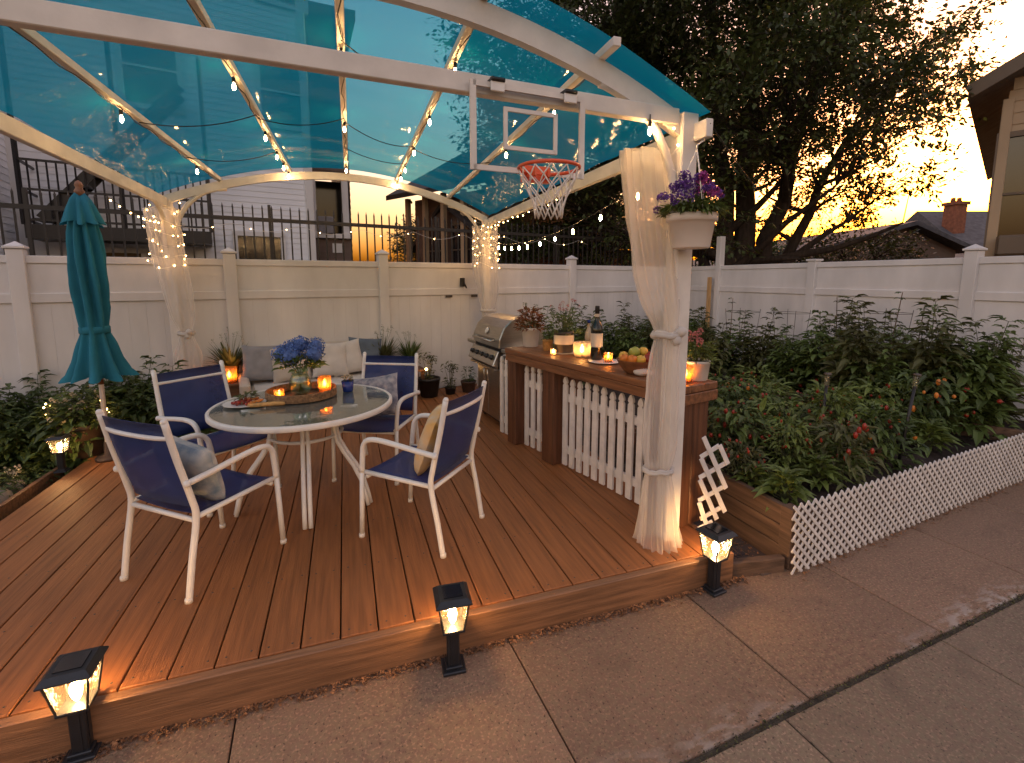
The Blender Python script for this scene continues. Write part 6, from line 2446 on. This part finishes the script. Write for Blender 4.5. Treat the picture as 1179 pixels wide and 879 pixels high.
# small grey-roofed house with brick chimney between tree and tan house
nY = 21.0
nA, nB = ATY(1000, 290, nY), ATY(1088, 290, nY)
zz = ATY(1060, 262, nY).z
nh = thing('grey_roof_house', 'low house with grey shingle roof and a brick chimney', 'house', (nA.x, nY, 0))
b = MB()
rl, rr_ = ATY(1040, 268, nY).x, ATY(1100, 292, nY).x
ez2 = ATY(1096, 289, nY).z; pk = ATY(1048, 262, nY).z
pkx = ATY(1045, 262, nY).x
b.add([(nA.x - 2, nY, 0), (rr_, nY, 0), (rr_, nY, ez2), (pkx, nY, pk), (nA.x - 2, nY, ez2)], [(0, 1, 2, 3, 4)])
b.add([(rr_, nY, 0), (rr_, nY + 9, 0), (rr_, nY + 9, ez2), (rr_, nY, ez2)], [(0, 1, 2, 3)])
b.build('wall', M['brown_clad'], nh)
b = MB()
pk2 = pk + .05
sl = (ez2 - pk) / (rr_ - pkx)
ex = rr_ + .5
A4 = [V3((pkx, nY - .5, pk2)), V3((ex, nY - .5, ez2 - .1)), V3((ex, nY + 9.5, ez2 - .1)), V3((pkx, nY + 9.5, pk2)), V3((nA.x - 2.6, nY - .5, ez2 - .1)), V3((nA.x - 2.6, nY + 9.5, ez2 - .1))]
b.add(A4 + [p + V3((0, 0, .18)) for p in A4], [(0, 3, 2, 1), (0, 4, 5, 3), (6, 7, 8, 9), (6, 9, 11, 10), (0, 1, 7, 6), (4, 0, 6, 10), (1, 2, 8, 7), (2, 3, 9, 8), (3, 5, 11, 9), (5, 4, 10, 11)])
# rear wing, ridge across
w0, w1 = ATY(1068, 262, 25).x, ATY(1180, 262, 25).x
rz_ = ATY(1110, 240, 25).z; re_ = ATY(1110, 287, 24).z
b.add([(w0, 23, re_), (w1, 23, re_), (w1, 26, rz_), (w0 + .2, 26, rz_), (w1, 29, re_), (w0, 29, re_)], [(0, 1, 2, 3), (3, 2, 4, 5), (0, 3, 5)])
rf_ = b.build('roof', M['shingle'], nh)
b = MB()
c1 = ATY(1103, 250, 24.2); 
b.box((c1.x, 24.4, c1.z - .1), (.62, .62, 1.5), .1)
b.box((c1.x, 24.4, c1.z + .66), (.78, .76, .16), .1)
for dx in (-.15, .15):
    b.lathe([(.11, c1.z + .74), (.09, c1.z + .95)], (c1.x + dx, 24.4, 0), 10)
b.build('chimney', M['brick'], nh)
# far hill
b = MB()
n = 60
rows = []
for i in range(n + 1):
    a = R(100 - 110 * i / n)
    r = 420
    x, y = math.cos(a) * r, math.sin(a) * r
    h = 17 + 11 * mnoise.noise((i * .17, 0, 3)) + (8 if i > 24 else 0)
    b.v += [(x * .8, y * .8, -1), (x, y, h), (x * 1.3, y * 1.3, -1)]
for i in range(n):
    for k in range(2):
        a = i * 3 + k
        b.f.append((a, a + 3, a + 4, a + 1)); b.m.append(0); b.sm.append(True)
struct(b.build('hill', M['hill']))

# ---------------------------------------------------------------- trees


def tree(name, lab, base, trunks, crown, nclus, leaves, ll, leafmat, seed, group=None, twig=.55, cullz=None, streak=.55):
    rr = random.Random(seed)
    t = thing(name, lab, 'tree', tuple(base), 0, group)
    b = MB()
    limbs = []
    for (dx, dy, h, r) in trunks:
        p = base + V3((dx * .10, dy * .10, -.1))
        pts = [p]
        N = 9
        for i in range(1, N + 1):
            s = i / N
            pts.append(base + V3((dx * (.1 + .9 * s ** 1.3) + rr.uniform(-.12, .12), dy * (.1 + .9 * s ** 1.3) + rr.uniform(-.12, .12), h * s)))
        rad = [r * (1 - .8 * i / N) + .012 for i in range(N + 1)]
        rad[0] *= 1.35
        b.tube(pts, rad, 9)
        limbs.append((pts, rad))
        for k in range(11):
            i = rr.randint(2, N - 1)
            a = rr.uniform(0, 6.28); ln = rr.uniform(1.2, 3.2) * (1.15 - .6 * i / N) * (h / 9)
            q = [pts[i]]
            d = V3((math.cos(a), math.sin(a), rr.uniform(.15, .9))).normalized()
            for s in range(1, 6):
                d = (d + V3((rr.uniform(-.22, .22), rr.uniform(-.22, .22), rr.uniform(-.1, .22)))).normalized()
                q.append(q[-1] + d * ln / 5)
            rq = [rad[i] * .55 * (1 - .85 * s / 5) + .006 for s in range(6)]
            b.tube(q, rq, 6, cap=False)
            limbs.append((q, rq))
    nodes = [(p, r) for pts, rad in limbs for p, r in list(zip(pts, rad))[2:]]
    lf = MB()
    cc, cr = crown
    done = 0
    tries = 0
    while done < nclus and tries < nclus * 6:
        tries += 1
        v = V3((rr.gauss(0, 1), rr.gauss(0, 1), rr.gauss(0, 1))).normalized() * (rr.random() ** .42)
        c = V3((cc.x + v.x * cr[0], cc.y + v.y * cr[1], cc.z + v.z * cr[2]))
        lump = mnoise.noise((c.x * .42 + seed, c.y * .42, c.z * .50))
        if lump < -.22 or (v.length > .72 and lump < .02):
            continue
        if cullz and c.z < cullz(c):
            continue
        if cullz and c.z < 3.9 and c.y < 12.3 and 4.2 < c.x < 7.6:
            continue
        if cullz and c.z < 5.2 and c.x > 5.4 and rr.random() < .42:
            continue
        done += 1
        best = min(nodes, key=lambda nd: (nd[0] - c).length_squared + (6 if nd[0].z > c.z else 0))
        p = best[0]
        m = (p + c) / 2 + V3((rr.uniform(-.2, .2), rr.uniform(-.2, .2), rr.uniform(0, .3)))
        r0 = min(.03, best[1] * .6)
        b.tube([p, m, c], [r0, r0 * .6, .005], 4, cap=False)
        out = V3((c.x - cc.x, c.y - cc.y, .25 + .3 * rr.random()))
        out.normalize()
        for tw in range(5):
            d = (out * streak + V3((rr.gauss(0, .5), rr.gauss(0, .5), rr.gauss(0, .38)))).normalized()
            ln = twig * rr.uniform(.6, 1.3)
            e = c + d * ln
            b.tube([c, e], [.006, .002], 3, cap=False)
            for k in range(leaves // 5):
                q = c + d * ln * rr.uniform(.05, 1.05) + V3((rr.gauss(0, .075), rr.gauss(0, .075), rr.gauss(0, .05)))
                dl = (d + V3((rr.gauss(0, .6), rr.gauss(0, .6), rr.gauss(-.25, .5)))).normalized()
                s = ll * rr.uniform(.65, 1.25)
                lf.quad_leaf(q, dl, V3((rr.gauss(0, .5), rr.gauss(0, .5), 1)), s, s * .5)
    b.build('trunk', M['bark'], t)
    lf.build('crown', M[leafmat], t)
    return t


tb = V3((5.55, 11.8, 0))
tree('big_tree', 'large many-stemmed leafy tree against the sunset behind the white fence', tb,
     [(-.9, .2, 8.5, .26), (.25, .4, 9.5, .30), (1.9, -.2, 8.0, .23), (-2.6, .5, 7.0, .15), (3.2, .5, 6.0, .17), (.9, 1.6, 8.8, .17)],
     (V3((4.7, 11.9, 6.2)), (6.3, 4.4, 5.2)), 2500, 65, .115, 'tree_leaf', 77, 'trees behind the fence',
     cullz=lambda c: (1.9 + .25 * max(0, 4.0 - c.x)) if c.x / c.y < .90 - .05 * max(0, 5 - c.z) else 99)
tree('tree', 'round dark bush-like tree low beside the big trunk and grey roof', V3((9.6, 13.2, 0)), [(.2, 0, 2.6, .09), (-.5, .2, 2.3, .07)], (V3((9.4, 13.2, 2.15)), (1.6, 1.2, .95)), 120, 45, .10, 'tree_leaf', 78, 'trees behind the fence', twig=.35, streak=.3)
tree('tree', 'distant tree rising in the sunset gap between the houses', V3((-3.3, 17.5, 0)), [(.2, 0, 3.6, .10), (-.6, .3, 3.0, .08)], (V3((-3.3, 17.5, 2.9)), (1.5, 1.2, 1.25)), 110, 45, .13, 'tree_leaf', 79, 'trees behind the fence', twig=.45, streak=.3)
tree('tree', 'dark small tree between garage and big tree trunks', V3((2.6, 14.6, 0)), [(.3, 0, 4.2, .10), (-.5, .3, 3.6, .08)], (V3((2.5, 14.4, 3.6)), (1.9, 1.5, 1.9)), 170, 45, .13, 'tree_leaf', 80, 'trees behind the fence', twig=.5, streak=.3)
tree('tree', 'low dark tree over the garage roof left of the net', V3((.35, 13.0, 0)), [(.3, 0, 3.4, .08), (-.5, .3, 2.8, .06)], (V3((.3, 12.4, 2.5)), (1.3, .9, .75)), 60, 40, .11, 'tree_leaf', 81, 'trees behind the fence', twig=.35, streak=.3)
tree('tree', 'far dark tree line clump right of the big trunks', V3((13.5, 24, 0)), [(.3, 0, 4.0, .12), (-1.5, .3, 3.4, .1)], (V3((12.6, 24, 2.6)), (4.2, 1.8, 1.5)), 150, 40, .2, 'tree_leaf', 82, 'trees behind the fence', twig=.6, streak=.3)
# ================================================================ CAMERA, SKY, SUN
sc = bpy.context.scene
cam = bpy.data.objects.new('camera', bpy.data.cameras.new('camera'))
C.objects.link(cam)
cam.location = (0, 0, HC)
cam.rotation_euler = (R(90) - PITCH, 0, 0)
cam.data.sensor_width = 36
cam.data.lens = 36 * F_PX / 1179
cam.data.shift_y = -(439.5 - CY) / 1179
cam.data.clip_start = .05
cam.data.clip_end = 5000
sc.camera = cam
w = bpy.data.worlds.new('World')
sc.world = w
w.use_nodes = True
nt = w.node_tree
nt.nodes.clear()
SUN_AZ, SUN_EL = 43.0, 2.8        # degrees right of straight ahead, above the horizon
sky = nt.nodes.new('ShaderNodeTexSky')
sky.sky_type = 'NISHITA'
sky.sun_disc = False
sky.sun_elevation = R(SUN_EL)
sky.sun_rotation = R(SUN_AZ)
sky.air_density = 1.3
sky.dust_density = 5.0
sky.ozone_density = 1.0
sky.altitude = 50
bg = nt.nodes.new('ShaderNodeBackground')
bg.inputs['Strength'].default_value = .15
out = nt.nodes.new('ShaderNodeOutputWorld')
warm = nt.nodes.new('ShaderNodeMix')
warm.data_type = 'RGBA'
warm.blend_type = 'MULTIPLY'
warm.inputs[0].default_value = 1
warm.inputs[7].default_value = (1.15, .83, .87, 1)
nt.links.new(sky.outputs[0], warm.inputs[6])
nt.links.new(warm.outputs[2], bg.inputs[0])
nt.links.new(bg.outputs[0], out.inputs[0])
sl = bpy.data.objects.new('sun', bpy.data.lights.new('sun', 'SUN'))
C.objects.link(sl)
sl.data.energy = .7
sl.data.angle = R(.53)
sl.data.color = (1, .62, .30)
az, el = R(SUN_AZ), R(SUN_EL)
d = V3((math.sin(az) * math.cos(el), math.cos(az) * math.cos(el), math.sin(el)))
sl.rotation_euler = d.to_track_quat('Z', 'Y').to_euler()
sc.view_settings.view_transform = 'Standard'
sc.view_settings.look = 'None'
sc.view_settings.gamma = 1
sc.view_settings.exposure = 3.15
sc.render.engine = 'CYCLES'
cy = sc.cycles
cy.use_denoising = True
cy.max_bounces = 8
cy.diffuse_bounces = 3
cy.glossy_bounces = 3
cy.transmission_bounces = 4
cy.transparent_max_bounces = 16
cy.caustics_reflective = False
cy.caustics_refractive = False
cy.sample_clamp_indirect = 4
cy.use_light_tree = True
